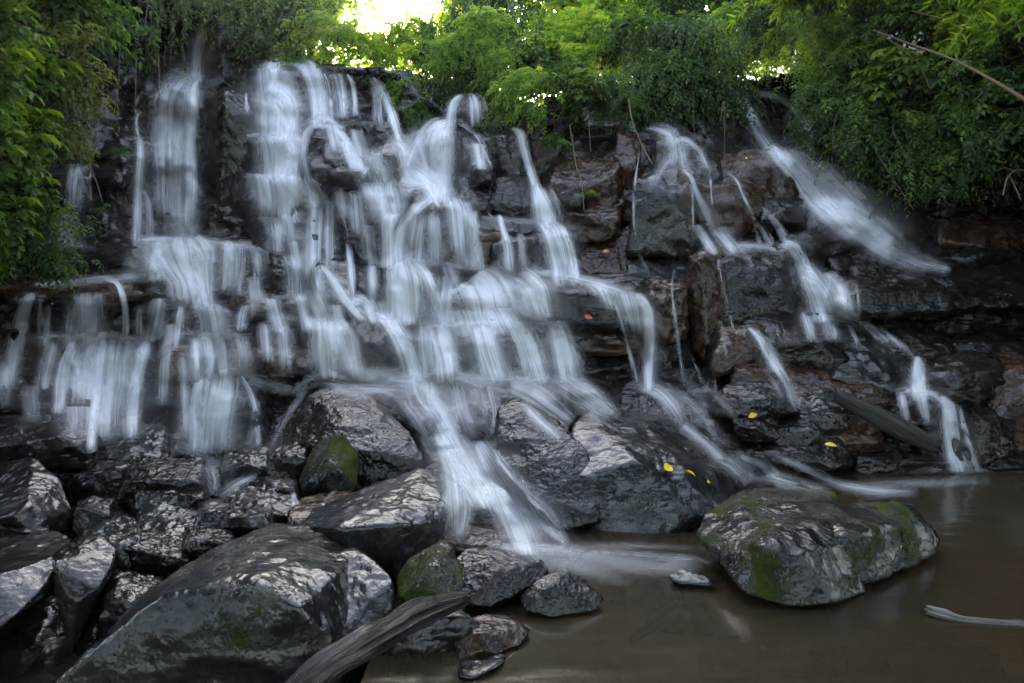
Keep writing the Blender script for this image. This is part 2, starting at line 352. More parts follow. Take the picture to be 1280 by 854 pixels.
 ('g','boulder',290,340,632,664,5.6,.5,.4,.4,0,'small grey stone under the wedge-shaped slab',FG),
 ('r','boulder',130,200,712,790,4.6,.7,.35,.35,.4,'greenish boulder in the gap behind the great slab',FG),
 ('s','boulder',572,600,590,614,7.0,.4,.4,.6,0,'small stone peeking out of the lowest chute',FG),
 ('s','boulder',578,632,608,672,6.4,.5,.5,.55,0,'long smooth stone lying in the lowest chute',FG),
 ('b','boulder',548,646,656,692,5.9,.6,.6,.4,0,'flat purplish slab at the foot of the lowest chute',FG),
 ('r','boulder',-40,70,640,672,5.6,.6,.6,.35,0,'dark slab between two big wet boulders',FG),
 ('r','boulder',480,590,745,850,4.4,.6,.2,.4,.55,'dark mossy stone in shadow under the driftwood',FG),
 ('r','boulder',330,372,596,622,6.3,.4,.4,.45,0,'little dark stone at the trickle below the heap',FG),
]
# boulders with outlines of their own: lists of (x, y, distance)
HEROES = [
 ('g','boulder',6,.62,'great tilted slab with shining top and moss-dark front face',
  [(195,728,4.5),(236,700,4.9),(292,672,5.2),(340,652,5.5),(410,655,5.5),(444,678,5.2),(430,712,4.6),(375,760,4.0),(330,735,4.1),(292,718,4.2),(240,735,4.1),(200,745,4.1),
   (70,850,4.0),(40,930,3.95),(300,980,3.98),(400,930,4.0),(440,820,4.25),(450,900,4.8),(200,900,5.0)]),
 ('g','boulder',5,0,'grey tapering boulder between the great slab and the flat-topped one',
  [(418,690,4.9),(440,682,5.0),(470,700,4.8),(494,732,4.6),(492,760,4.5),(450,792,4.3),(408,800,4.2),(420,840,4.3),(500,800,4.6),(470,800,5.3),(430,720,5.4)]),
 ('p','boulder',6,0,'flat-topped boulder with pale sheen and black underside',
  [(368,658,5.6),(392,636,5.9),(445,612,6.2),(490,594,6.3),(530,583,6.3),(556,588,6.2),(569,605,6.0),(570,632,5.7),(552,645,5.5),(518,655,5.25),(475,657,5.1),(420,660,5.1),
   (440,690,5.1),(495,730,5.2),(530,705,5.4),(566,660,5.8),(540,700,6.2),(420,700,6.2)]),
 ('s','boulder',6,.1,'large shaggy black boulder at the middle of the falls',
  [(346,590,7.7),(356,530,7.8),(372,500,8.0),(400,482,8.3),(450,489,8.2),(488,500,8.0),(500,528,7.7),(522,552,7.4),(536,580,7.2),(530,612,7.1),(450,625,7.0),(372,622,7.3),(400,560,7.1),(480,565,7.1),(430,520,7.5),(440,560,9.0)]),
 ('r','boulder',5,.95,'moss-green boulder leaning against the large shaggy black one',
  [(372,600,6.8),(390,560,6.9),(415,538,7.0),(434,545,7.0),(450,572,6.9),(446,612,6.7),(420,632,6.6),(378,630,6.6),(410,590,6.5),(410,600,7.5)]),
 ('b','boulder',5,.1,'brown slab streaked by thin running water',
  [(358,640,5.9),(372,622,6.3),(410,614,6.6),(440,612,6.6),(440,640,6.0),(420,664,5.7),(380,668,5.6),(360,690,5.6),(440,690,5.7),(420,650,6.8)]),
 ('s','boulder',6,.12,'shaggy dark boulder beside the lowest chute',
  [(618,540,7.5),(620,512,7.7),(642,496,7.9),(676,512,7.8),(706,534,7.5),(734,560,7.1),(750,610,6.7),(750,655,6.45),(704,664,6.4),(670,636,6.6),(640,604,6.9),(622,572,7.2),(690,580,6.9),(680,560,8.6),(730,640,7.8)]),
 ('g','boulder',6,.5,'great green-grey boulder with yellow leaf at the pool',
  [(706,566,7.2),(716,530,7.6),(742,514,7.9),(800,524,8.0),(845,546,7.9),(890,574,7.6),(918,602,7.2),(905,630,6.8),(880,648,6.5),(850,676,6.55),(790,686,6.45),(735,678,6.5),(706,650,6.6),(706,600,6.8),(800,580,6.75),(850,590,6.8),(780,560,7.0),(810,620,8.6),(742,505,8.5),(840,520,8.7),(905,556,8.4),(930,590,7.9)]),
 ('r','boulder',6,.8,'broad two-humped mossy boulder standing in the pool with a silvery patch',
  [(867,664,5.9),(898,616,6.35),(942,604,6.6),(1004,599,6.6),(1046,612,6.3),(1050,668,5.2),(1000,694,5.02),(948,682,5.12),(936,650,5.6),(904,706,5.3),(930,744,5.02),(985,760,4.92),(1040,757,4.94),(1064,722,5.15),(1084,742,5.2),(1000,760,6.5)]),
 ('r','boulder',5,.95,'low moss-covered rock joined to the silvery boulder in the pool',
  [(1030,640,5.7),(1060,628,6.0),(1100,626,6.1),(1128,620,6.2),(1154,632,6.15),(1174,656,6.0),(1186,686,5.95),(1120,718,5.45),(1070,736,5.2),(1046,742,5.15),(1052,672,5.22),(1112,654,5.5),(1100,700,6.8),(1000,640,5.9),(1010,710,5.6)]),
 ('g','boulder',6,.05,'large ribbed grey boulder with wet gleam at the heap',
  [(-60,600,6.6),(-20,570,6.8),(10,566,6.7),(42,572,6.5),(76,600,6.3),(92,636,6.1),(84,664,6.0),(40,662,5.6),(-10,650,5.6),(-60,660,5.7),(30,640,5.6),(20,680,5.9),(60,680,6.2)]),
 ('g','boulder',6,.05,'flat wet boulder with scaly front over a dark hollow',
  [(-60,690,5.2),(-30,664,5.7),(20,660,5.8),(70,664,5.6),(88,674,5.4),(76,696,4.9),(58,736,4.6),(20,770,4.35),(-20,800,4.2),(-60,820,4.2),(-10,720,4.5),(0,760,5.2),(60,740,5.4)]),
 ('r','boulder',5,.3,'dark boulder in the hollow under the flat wet one',
  [(-60,800,4.6),(0,760,5.0),(60,745,5.0),(100,770,5.0),(110,860,4.6),(60,960,4.3),(-60,960,4.2),(30,850,4.4)]),
 ('r','boulder',5,.55,'five sided standing stone with green-tinged face',
  [(62,690,4.75),(78,680,4.9),(104,670,5.0),(130,667,5.05),(147,684,4.95),(144,706,4.8),(126,736,4.6),(98,750,4.5),(84,744,4.5),(66,705,4.6),(72,770,4.6),(86,825,4.5),(100,790,5.0),(120,760,5.2)]),
 ('r','boulder',5,.9,'upright boulder wrapped in bright green moss',
  [(494,726,4.8),(504,704,4.9),(530,690,4.95),(552,674,5.05),(566,680,5.0),(580,712,4.85),(584,750,4.65),(560,765,4.5),(515,758,4.5),(497,748,4.6),(530,720,4.6),(540,790,4.7),(545,740,5.4)]),
 ('s','boulder',6,0,'glossy knobbly boulder at the edge of the pool',
  [(568,700,5.2),(580,686,5.3),(612,688,5.4),(640,686,5.4),(676,692,5.35),(690,706,5.2),(680,724,5.1),(650,745,5.0),(610,760,4.85),(580,756,4.85),(570,730,5.0),(620,715,5.0),(625,760,5.6)]),
 ('s','boulder',5,.25,'small pyramid-shaped boulder touching the pool',
  [(648,745,4.95),(672,724,5.05),(706,705,5.15),(730,722,5.1),(756,748,5.0),(745,764,4.9),(690,772,4.82),(652,764,4.85),(690,735,4.9),(705,765,5.5)]),
 ('b','boulder',5,.2,'low brown stone alone in the shallow water',
  [(566,800,4.45),(578,776,4.6),(606,766,4.7),(640,770,4.7),(666,786,4.6),(650,806,4.45),(610,824,4.3),(570,832,4.3),(600,790,4.4),(620,825,4.9)]),
 ('p','stone',4,0,'pale flat stone slipping under the shallow water',
  [(572,826,4.3),(600,816,4.4),(640,812,4.45),(628,830,4.2),(590,850,4.05),(572,846,4.1),(600,850,4.4)]),
 ('p','stone',4,0,'thin white-topped shard lying in the pool',
  [(834,718,5.40),(845,708,5.52),(870,714,5.46),(900,726,5.32),(890,732,5.26),(850,730,5.3),(838,726,5.36),(860,745,5.5)]),
]

rng = np.random.default_rng(7)
def sunk(px, py, w, h, up=.05, low=.3):
    pts = []
    for a in np.linspace(0, 2 * math.pi, 9)[:-1]:
        x, y = px + w / 2 * math.cos(a), py + h / 2 * math.sin(a)
        dd = (EYE_Z + up) * F / (y - HOR); pts.append((x, y, dd)); 
    top = [P(*p) for p in pts]; top[1] = top[1] + np.array([0, 0, -.04]); top[4] = top[4] + np.array([0, 0, .02])
    return np.array(top + [p * np.array([1.03, 1, 1]) - np.array([0, 0, low]) for p in top])

def hull_planes(q):
    bm = bmesh.new()
    for p in q: bm.verts.new(p)
    r = bmesh.ops.convex_hull(bm, input=bm.verts)
    bm.normal_update()
    vs_ = np.array([v.co[:] for v in bm.verts if v.link_faces])
    cen = vs_.mean(0)
    out = []
    for f in bm.faces:
        n = np.array(f.normal[:]); c = np.array(f.calc_center_median()[:])
        h = float(n @ (c - cen))
        if h < 0: n, h = -n, -h
        if h > 0.02 and not any(np.dot(n, m) > .995 and abs(h - k) < .03 for m, k in out): out.append((n, h))
    bm.free()
    return cen, np.array([o[0] for o in out]), np.array([o[1] for o in out])

def make_rock(name, pts, level, mat, seed, sharp=26, rough=1.0, chips=5, step=.085, cut=.72):
    pts = np.asarray(pts, float)
    lo, hi = pts.min(0), pts.max(0); half = np.maximum((hi - lo) / 2, 0.03); c0 = (hi + lo) / 2
    q = (pts - c0) / half
    cen, n, h = hull_planes(q)
    rc = np.random.default_rng(seed + 9000); k = chips
    cn = rc.normal(size=(k, 3)); cn /= np.linalg.norm(cn, axis=1, keepdims=True)
    sup = ((q - cen) @ cn.T).max(0)
    n = np.concatenate([n, cn]); h = np.concatenate([h, sup * rc.uniform(cut, .95, k)])
    u, faces = ico(level)
    g = np.maximum(u @ n.T, 0) / h
    s = (g ** sharp).sum(1) ** (1 / sharp)
    r = 1 / np.maximum(s, 1e-4)
    w = g ** sharp; w /= w.sum(1, keepdims=True) + 1e-12
    nn = (w @ n) / half; nn /= np.linalg.norm(nn, axis=1, keepdims=True) + 1e-9
    pos = (cen + u * r[:, None]) * half + c0
    size = float(np.mean(np.sort(half)[:2])) * 2
    so = np.array([seed * 3.7, seed * 1.3, seed * 2.1])
    a = fbm(pos * (1.6 / size) + so, 3, seed)
    b = fbm(pos * (4.5 / size) + so, 4, seed + 5, ridge=True)
    st = np.floor(fbm(pos * np.array([2.0, 2.0, 3.5]) / size + so, 3, seed + 9) * 5 + .5) / 5
    cdet = fbm(pos * 9.0 + so, 3, seed + 3, gain=.5)
    disp = size * rough * (0.035 * a + 0.035 * (b - .5) + step * st) + 0.011 * rough * cdet
    pos = pos + nn * disp[:, None]
    org = np.array([c0[0], c0[1], pos[:, 2].min()])
    o = mesh_np(name, pos - org, faces, mat, loc=org)
    return o, pos

ALLPTS = []          # every solid surface point, for laying the water on the stone
def note(p): ALLPTS.append(p)

anchors = []
for k, (m, nm, x0, x1, y0, y1, d, ext, tilt, rnd, moss, label, grp) in enumerate(BLOCKS):
    gw, gh = .05 * (x1 - x0), .05 * (y1 - y0); x0 -= gw; x1 += gw; y1 += 2 * gh
    w, hh = x1 - x0, y1 - y0
    r_ = np.random.default_rng(100 + k)
    if d > 7.6: d += np.random.default_rng(7000 + k).uniform(-.42, .12)
    def J(x, y, dd, jx=.11, jy=.11):
        return (x + r_.uniform(-1, 1) * jx * w, y + r_.uniform(-1, 1) * jy * hh, dd + r_.uniform(-.12, .12) * ext)
    if d > 7.6: tilt = min(.65, tilt + .1)
    yt = y0 + tilt * hh
    ins = .10 * w * (0.5 + rnd)
    pt = []
    # front face, sloping top, back
    for xx, sx in ((x0, 1), (x1, -1)):
        pt += [J(xx + sx * ins * .4, y1, d + .05 * ext), J(xx + sx * ins * .3, (yt + y1) / 2, d + .02), J(xx + sx * ins * .6, yt, d + .08 * ext), J(xx + sx * ins, y0, d + .8 * ext), J(xx, y1, d + ext)]
        pt.append((xx, (yt + 2 * y1) / 3, d + .5 * ext))
    pt.append(J((x0 + x1) / 2, yt, d - .03 * ext, .2)); pt.append((x0 + w * r_.uniform(.3, .7), y0, d + .75 * ext)); pt.append(J((x0 + x1) / 2, y1, d - .02 * ext, .2))
    if rnd > .42:
        for j in range(8):
            th = r_.uniform(0, 2 * math.pi)
            pt.append(((x0 + x1) / 2 + .46 * w * math.cos(th), (yt + y1) / 2 + .5 * (y1 - yt) * math.sin(th), d + r_.uniform(-.06, .2) * ext))
    A = np.array(pt); W = P(A[:, 0], A[:, 1], A[:, 2])
    big = max(w, hh)
    lvl = 6 if big > 150 else 5 if big > 48 else 4
    if big > 60 and d < 7.5: lvl = 6
    o, pos = make_rock(nm, W, lvl, MATS[m], 100 + k, sharp=95 - 60 * rnd, step=.07 if d > 7.6 else .045)
    tag(o, label, nm.replace('rock_', '').replace('block', 'rock'), grp); o['moss'] = float(moss)
    note(pos)
    anchors.append(((x0 + x1) / 2, (y0 + y1) / 2, d + .5 * ext + .1))
for k, (m, nm, lvl, moss, label, pts) in enumerate(HEROES):
    A = np.array(pts, float); W = P(A[:, 0], A[:, 1], A[:, 2])
    if label.startswith('low moss-covered'):
        o2, pos2 = make_rock(nm, W, lvl, MATS[m], 400 + k, sharp=90, rough=.55, chips=3, step=.026, cut=.82)
        me = o2.data; me.transform(Matrix.Translation(o2.location - o.location))
        bmj = bmesh.new(); bmj.from_mesh(o.data); bmj.from_mesh(me); bmj.to_mesh(o.data); bmj.free()
        bpy.data.objects.remove(o2); note(pos2); continue
    o, pos = make_rock(nm, W, lvl, MATS[m], 400 + k, sharp=90, rough=.55, chips=3, step=.026, cut=.82)
    tag(o, label, 'boulder' if nm == 'boulder' else 'stone', FG); o['moss'] = float(moss)
    note(pos)
    anchors.append((A[:, 0].mean(), A[:, 1].mean(), A[:, 2].max() + .1))

for k, (x, y, w, h, up) in enumerate([(705, 838, 150, 26, .06), (960, 806, 190, 34, .05), (1085, 796, 120, 24, .07), (800, 716, 110, 16, .05), (1180, 815, 150, 30, .04), (850, 760, 90, 14, .07)]):
    o, pos = make_rock('sunken_stone', sunk(x, y, w, h, up), 5, M_BROWN if k % 2 else M_PALE, 600 + k, sharp=14, rough=.5, chips=4, step=.02)
    tag(o, 'flat stone lying just under the murky pool surface', 'stone', 'stones under the pool surface'); o['moss'] = .1

# ------------------------------------------------------------------ the cliff that carries them, pool bed, pool, high ground
for a in [(-400,600,4),(-400,300,6),(-400,0,8),(-300,150,8),(-150,400,8),(-120,200,9.5),(-100,60,10.5),(-150,-120,10),(30,120,11.5),(30,220,11.5),(0,300,11.3),(80,60,12.5),(150,40,15),(170,120,14.9),
          (210,150,15.2),(215,230,14.6),(200,280,13.8),(230,60,17.2),(290,60,16.5),(350,100,15.6),(350,60,17),(420,110,16.2),(480,120,16.6),(520,150,16.2),(560,100,17),(640,130,17),
          (700,150,16),(760,120,16.5),(740,180,15),(840,120,16),(900,130,17.5),(860,160,15.5),(930,160,17),(1000,120,19),(980,170,17),(1040,230,15),(1100,280,14.4),(1080,120,16.5),(1150,200,14.5),(1200,100,14),(1280,150,13),
          (1250,230,13),(1400,100,10),(1400,300,10.5),(1450,450,9.3),(1600,300,7),(1700,100,7),(1700,500,6),(100,-60,13),(300,-40,19),(1100,-40,18),(1300,-100,13),
          (450,540,8.6),(600,520,9),(560,480,9.6),(640,650,6.9),(580,600,7.6),(600,640,7.1),(560,560,8.3),(740,500,8.8),(830,520,9),(940,560,8.7),(980,590,8.4),(230,590,8.6),(270,560,9.6),(270,600,8.2),(270,640,7),(150,540,9.9),(100,520,9.6),
          (40,620,7.2),(100,600,7.3),(150,690,5.8),(250,720,5.6),(400,720,5.6),(100,800,5.1),(-100,700,5.6),(-100,900,5),(300,860,5.0),(460,800,5.4),(520,830,5.2),(520,700,5.8),(-300,860,4)]:
    anchors.append(a)
for a in [(700,760,9),(820,760,9),(960,800,9),(1100,800,9),(1250,700,9.5),(1200,640,9.6),(1100,650,9.3),(1400,650,9.6),(800,700,8.6),(700,700,8.2),(640,780,8),(600,880,8),(1600,700,9)]:
    anchors.append(a)
AN = np.array(anchors)
gx = np.arange(-520, 1840, 8.0); gy = np.arange(-260, 960, 8.0)
GX, GY = np.meshgrid(gx, gy)
num = np.zeros(GX.shape); den = np.zeros(GX.shape)
for ax, ay, ad in AN:
    wgt = 1 / (((GX - ax) ** 2 + ((GY - ay) * 1.3) ** 2) + 120) ** 1.7
    num += wgt * ad; den += wgt
DB = num / den
def up2(a):
    b = np.empty((a.shape[0] * 2 - 1, a.shape[1] * 2 - 1)); b[::2, ::2] = a; b[1::2, ::2] = (a[1:] + a[:-1]) / 2
    b[:, 1::2] = (b[:, :-1:2] + b[:, 2::2]) / 2; return b
DB, GX, GY = up2(DB), up2(GX), up2(GY)
# where the stone ends at the top: photo row of the rim for each column
rimx = [-520, -100, 60, 130, 190, 225, 262, 320, 400, 450, 510, 540, 600, 660, 760, 880, 940, 1000, 1060, 1120, 1200, 1300, 1840]
rimy = [-250, -230, -120, -20, -10, 0, 10, 46, 78, 84, 88, 100, 105, 128, 105, 95, 100, 90, 40, -30, -110, -180, -250]
rim = np.interp(gx_ := GX[0], rimx, rimy)
rows = []
W0 = P(GX, GY, DB)
W0[..., 2] = np.maximum(W0[..., 2], -0.75)
zc = np.where(GY > HOR + 1, (EYE_Z + 0.75) * F / np.maximum(GY - HOR, 1), 1e9)
Dm = np.minimum(DB, zc)
W0 = P(GX, GY, Dm)
sh = W0.shape[:2]
flat = W0.reshape(-1, 3)
t1 = fbm(flat * 0.7, 4, 3); t2 = fbm(flat * np.array([2.2, 2.2, 3.0]), 5, 11, ridge=True); t3 = fbm(flat * 8, 4, 21, gain=.6)
stp = np.floor((fbm(flat * np.array([1.1, 1.1, 2.2]), 3, 31)) * 6 + .5) / 6
disp = (0.14 * t1 + 0.10 * (t2 - .4) + 0.02 * t3 + 0.42 * stp).reshape(sh)
bedmask = np.clip((Dm < DB - 1e-6).astype(float), 0, 1)
disp = disp * (1 - bedmask)
W0 = P(GX, GY, np.maximum(Dm + np.maximum(disp, -.3), 1.2)); W0[..., 2] = np.maximum(W0[..., 2], -0.85)
# above the rim the stone turns back into level ground
jr = np.array([int(np.argmin(np.abs(GY[:, 0] - r))) for r in rim])
rimpt = W0[jr, np.arange(sh[1])]
for i in range(sh[1]):
    n = jr[i]
    if n > 0:
        k = np.arange(n, 0, -1) / 12.0
        W0[:n, i, 0] = rimpt[i, 0] * (1 + .0 * k); W0[:n, i, 1] = rimpt[i, 1] + k * 1.1; W0[:n, i, 2] = rimpt[i, 2] - .05 + .12 * np.sin(k)
jj = fbm(W0.reshape(-1, 3) * 1.2, 3, 77).reshape(sh)
W0[..., 2] += np.where(np.arange(sh[0])[:, None] < jr[None], .25 * jj, 0)
idx = np.arange(sh[0] * sh[1]).reshape(sh)
quads = np.stack([idx[:-1, :-1], idx[1:, :-1], idx[1:, 1:], idx[:-1, 1:]], -1).reshape(-1, 4)
cl = mesh_np('rock_cliff', W0.reshape(-1, 3), quads, M_ROCK)
tag(cl, 'dark wet basalt cliff behind the stepped falls', kind='structure'); cl['moss'] = 0.05
note(W0.reshape(-1, 3))

def soil_material():
    m, nt, out = nodes_of('forest_soil'); N = NT(nt)
    tc = N.n('ShaderNodeTexCoord').outputs['Object']
    a = N.n('ShaderNodeTexNoise', {'Vector': tc, 'Scale': 2.0, 'Detail': 8.0}).outputs['Fac']
    c = N.mix(N.ramp(a, [(.4, 0), (.6, 1)]), (0.018, 0.013, 0.008), (0.02, 0.03, 0.008))
    bp = N.n('ShaderNodeBump', {'Height': a, 'Strength': .6, 'Distance': .2}).outputs[0]
    b = N.n('ShaderNodeBsdfPrincipled', {'Base Color': c, 'Roughness': .9, 'Normal': bp})
    nt.links.new(b.outputs[0], out.inputs[0]); return m
M_SOIL = soil_material()
gxx, gyy = np.meshgrid(np.linspace(-90, 90, 121), np.concatenate([np.linspace(17, 40, 30), np.linspace(44, 400, 40)]))
gz = 7.0 + 0.02 * (gyy - 17) + .35 * fbm(np.stack([gxx, gyy, 0 * gxx], -1).reshape(-1, 3) * .25, 3, 9).reshape(gxx.shape)
gz -= 2.5 * np.clip((18.5 - gyy) / 2, 0, 1)
ii = np.arange(gxx.size).reshape(gxx.shape)
g = mesh_np('ground', np.stack([gxx, gyy, gz], -1).reshape(-1, 3), np.stack([ii[:-1, :-1], ii[:-1, 1:], ii[1:, 1:], ii[1:, :-1]], -1).reshape(-1, 4), M_SOIL)
tag(g, 'shaded forest ground above the cliff', kind='structure')

def bed_material():
    m, nt, out = nodes_of('silt_bed'); N = NT(nt)
    tc = N.n('ShaderNodeTexCoord').outputs['Object']
    a = N.n('ShaderNodeTexNoise', {'Vector': tc, 'Scale': .9, 'Detail': 4.0, 'Distortion': .8}).outputs['Fac']
    b_ = N.n('ShaderNodeTexNoise', {'Vector': tc, 'Scale': 9.0, 'Detail': 6.0}).outputs['Fac']
    c = N.mix(N.ramp(a, [(.38, 0), (.62, 1)]), (0.05, 0.035, 0.02), (0.17, 0.10, 0.05))
    c = N.mix(N.ramp(b_, [(.45, 0), (.7, .6)]), c, (0.05, 0.04, 0.03))
    b = N.n('ShaderNodeBsdfPrincipled', {'Base Color': c, 'Roughness': .8})
    nt.links.new(b.outputs[0], out.inputs[0]); return m
bx, by = np.meshgrid(np.linspace(-30, 40, 211), np.linspace(-14, 14, 85))
bp_ = np.stack([bx, by, 0 * bx], -1).reshape(-1, 3)
bz = -.42 + .16 * fbm(bp_ * .7, 3, 4).reshape(bx.shape) + .03 * fbm(bp_ * 3, 3, 5).reshape(bx.shape)
bz += .14 * np.exp(-((bx - 1.6) ** 2 + (by - 4.0) ** 2) / 1.2) + .2 * np.exp(-((bx - 3.2) ** 2 / 1.2 + (by - 4.4) ** 2 / .5)) + .12 * np.exp(-((bx - .9) ** 2 + (by - 5.4) ** 2) / .8)
ii = np.arange(bx.size).reshape(bx.shape)
bd = mesh_np('pool_bed', np.stack([bx, by, bz], -1).reshape(-1, 3), np.stack([ii[:-1, :-1], ii[:-1, 1:], ii[1:, 1:], ii[1:, :-1]], -1).reshape(-1, 4), bed_material())
tag(bd, 'silty brown bed of the pool', kind='structure')

def pool_material():
    m, nt, out = nodes_of('pool_water'); N = NT(nt)
    tc = N.n('ShaderNodeTexCoord').outputs['Object']
    mp = N.n('ShaderNodeMapping', {'Vector': tc, 'Scale': (.5, 1.6, 1)}).outputs[0]
    a = N.n('ShaderNodeTexNoise', {'Vector': mp, 'Scale': 1.6, 'Detail': 3.0, 'Roughness': .45}).outputs['Fac']
    bp = N.n('ShaderNodeBump', {'Height': a, 'Strength': .12, 'Distance': .15}).outputs[0]
    murk = N.n('ShaderNodeBsdfDiffuse', {'Color': (.040, .029, .016, 1)}).outputs[0]
    tr = N.n('ShaderNodeBsdfTransparent', {'Color': (.5, .42, .28, 1)}).outputs[0]
    body = N.n('ShaderNodeMixShader', {0: .55, 1: tr, 2: murk}).outputs[0]
    gl = N.n('ShaderNodeBsdfGlossy', {'Color': (1, 1, 1, 1), 'Roughness': .16, 'Normal': bp}).outputs[0]
    fr = N.n('ShaderNodeFresnel', {'IOR': 1.33, 'Normal': bp}).outputs[0]
    mx = N.n('ShaderNodeMixShader', {0: fr, 1: body, 2: gl}).outputs[0]
    nt.links.new(mx, out.inputs[0]); return m
px_, py_ = np.meshgrid(np.linspace(-.9, 40, 36), np.linspace(-14, 14, 15))
ii = np.arange(px_.size).reshape(px_.shape)
pw = mesh_np('pool_water', np.stack([px_, py_, 0 * px_], -1).reshape(-1, 3), np.stack([ii[:-1, :-1], ii[:-1, 1:], ii[1:, 1:], ii[1:, :-1]], -1).reshape(-1, 4), pool_material())
tag(pw, 'murky brown-green pool at the foot of the falls', kind='structure')

mx_, my_ = np.meshgrid(np.linspace(-9, -.55, 120), np.linspace(.2, 9, 120))
fl = np.stack([mx_, my_, 0 * mx_], -1).reshape(-1, 3)
edge_ = np.clip((-.55 - mx_) / .7, 0, 1) * np.clip((9.2 - my_) / .5, 0, 1)
mz = -.6 + edge_ * (.42 + .07 * np.maximum(my_ - 4, 0)) + .10 * fbm(fl * 1.4, 4, 41).reshape(mx_.shape) + .05 * fbm(fl * 6, 3, 42, ridge=True).reshape(mx_.shape)
ii = np.arange(mx_.size).reshape(mx_.shape)
rbk = mesh_np('ground', np.stack([mx_, my_, mz], -1).reshape(-1, 3), np.stack([ii[:-1, :-1], ii[:-1, 1:], ii[1:, 1:], ii[1:, :-1]], -1).reshape(-1, 4), M_ROCK)
tag(rbk, 'dark gravelly ground under the heaped boulders', kind='structure')
# ------------------------------------------------------------------ falling water, laid on the stone
AP = np.concatenate(ALLPTS)
AP = AP[AP[:, 1] > 1]
SX, SY = 640, 427
ux = (AP[:, 0] / AP[:, 1] * F + 640) / 2; uy = (HOR - (AP[:, 2] - EYE_Z) / AP[:, 1] * F) / 2
ok = (ux > 0) & (ux < SX - 1) & (uy > 0) & (uy < SY - 1)
DEP = np.full((SY, SX), 99.0)
np.minimum.at(DEP, (uy[ok].astype(int), ux[ok].astype(int)), AP[ok, 1])
hz = np.arange(SY) * 2.0
for _ in range(3):
    pad = np.pad(DEP, 1, mode='edge')
    nb = np.stack([pad[1 + a:SY + 1 + a, 1 + b:SX + 1 + b] for a in (-1, 0, 1) for b in (-1, 0, 1)])
    med = np.sort(nb, 0)[2]
    DEP = np.where(DEP > med + .4, med, DEP)
for i in range(SY - 2, -1, -1):
    DEP[i] = np.where(DEP[i] > 60, DEP[i + 1] + .01, DEP[i])
zp = np.where(hz > HOR + 2, EYE_Z * F / np.maximum(hz - HOR, 1e-3), 1e9)
DEP = np.minimum(DEP, zp[:, None])
def depth(px, py):
    i = np.clip((np.asarray(py) / 2).astype(int), 0, SY - 1); j = np.clip((np.asarray(px) / 2).astype(int), 0, SX - 1)
    return DEP[i, j]
def smooth(a, s, axis):
    k = np.exp(-.5 * (np.arange(-int(3 * s) - 1, int(3 * s) + 2) / s) ** 2); k /= k.sum(); r = len(k) // 2
    return np.apply_along_axis(lambda v: np.convolve(np.pad(v, r, mode='edge'), k, 'valid'), axis, a)
def catmull(pts, n):
    p = np.asarray(pts, float); L = np.concatenate([[0], np.cumsum(np.hypot(np.diff(p[:, 0]), np.diff(p[:, 1])))])
    t = np.linspace(0, L[-1], n); out = np.empty((n, p.shape[1]))
    m = np.gradient(p, L, axis=0) if len(p) > 2 else np.repeat([(p[1] - p[0]) / L[1]], 2, 0)
    k = np.clip(np.searchsorted(L, t, side='right') - 1, 0, len(L) - 2)
    h = (L[k + 1] - L[k])[:, None]; s = ((t - L[k])[:, None]) / h
    out = (2*s**3-3*s**2+1)*p[k] + (s**3-2*s**2+s)*h*m[k] + (-2*s**3+3*s**2)*p[k+1] + (s**3-s**2)*h*m[k+1]
    return out, t

def water_material(name, contrast, col=(0.92, 0.92, 0.95)):
    m, nt, out = nodes_of(name); N = NT(nt)
    uv = N.n('ShaderNodeUVMap', uv_map='UVMap').outputs[0]
    de = N.n('ShaderNodeAttribute', attribute_name='dens').outputs['Fac']
    s1 = N.n('ShaderNodeTexNoise', {'Vector': N.n('ShaderNodeMapping', {'Vector': uv, 'Scale': (9, .35, 1)}).outputs[0], 'Scale': 1.0, 'Detail': 3.0, 'Roughness': .55}).outputs['Fac']
    s2 = N.n('ShaderNodeTexNoise', {'Vector': N.n('ShaderNodeMapping', {'Vector': uv, 'Scale': (46, .6, 1)}).outputs[0], 'Scale': 1.0, 'Detail': 2.0, 'Roughness': .5}).outputs['Fac']
    st = N.math('ADD', N.math('MULTIPLY', s1, .68), N.math('MULTIPLY', s2, .32))
    st = N.n('ShaderNodeMapRange', {0: st, 1: .38, 2: .60, 3: contrast, 4: 1.0}, interpolation_type='SMOOTHSTEP').outputs[0]
    al = N.math('MINIMUM', N.math('MULTIPLY', de, st, clamp=True), .95)
    df = N.n('ShaderNodeBsdfDiffuse', {'Color': (*col, 1)}).outputs[0]
    tl = N.n('ShaderNodeBsdfTranslucent', {'Color': (*col, 1)}).outputs[0]
    gl = N.n('ShaderNodeBsdfGlossy', {'Color': (1, 1, 1, 1), 'Roughness': .45}).outputs[0]
    b = N.n('ShaderNodeMixShader', {0: .5, 1: df, 2: tl}).outputs[0]
    b = N.n('ShaderNodeMixShader', {0: .06, 1: b, 2: gl}).outputs[0]
    tr = N.n('ShaderNodeBsdfTransparent').outputs[0]
    nt.links.new(N.n('ShaderNodeMixShader', {0: al, 1: tr, 2: b}).outputs[0], out.inputs[0]); return m
M_FALL = water_material('falling_water', .36)
M_RUN = water_material('running_water', .36)
M_MIST = water_material('spray_mist', .75)

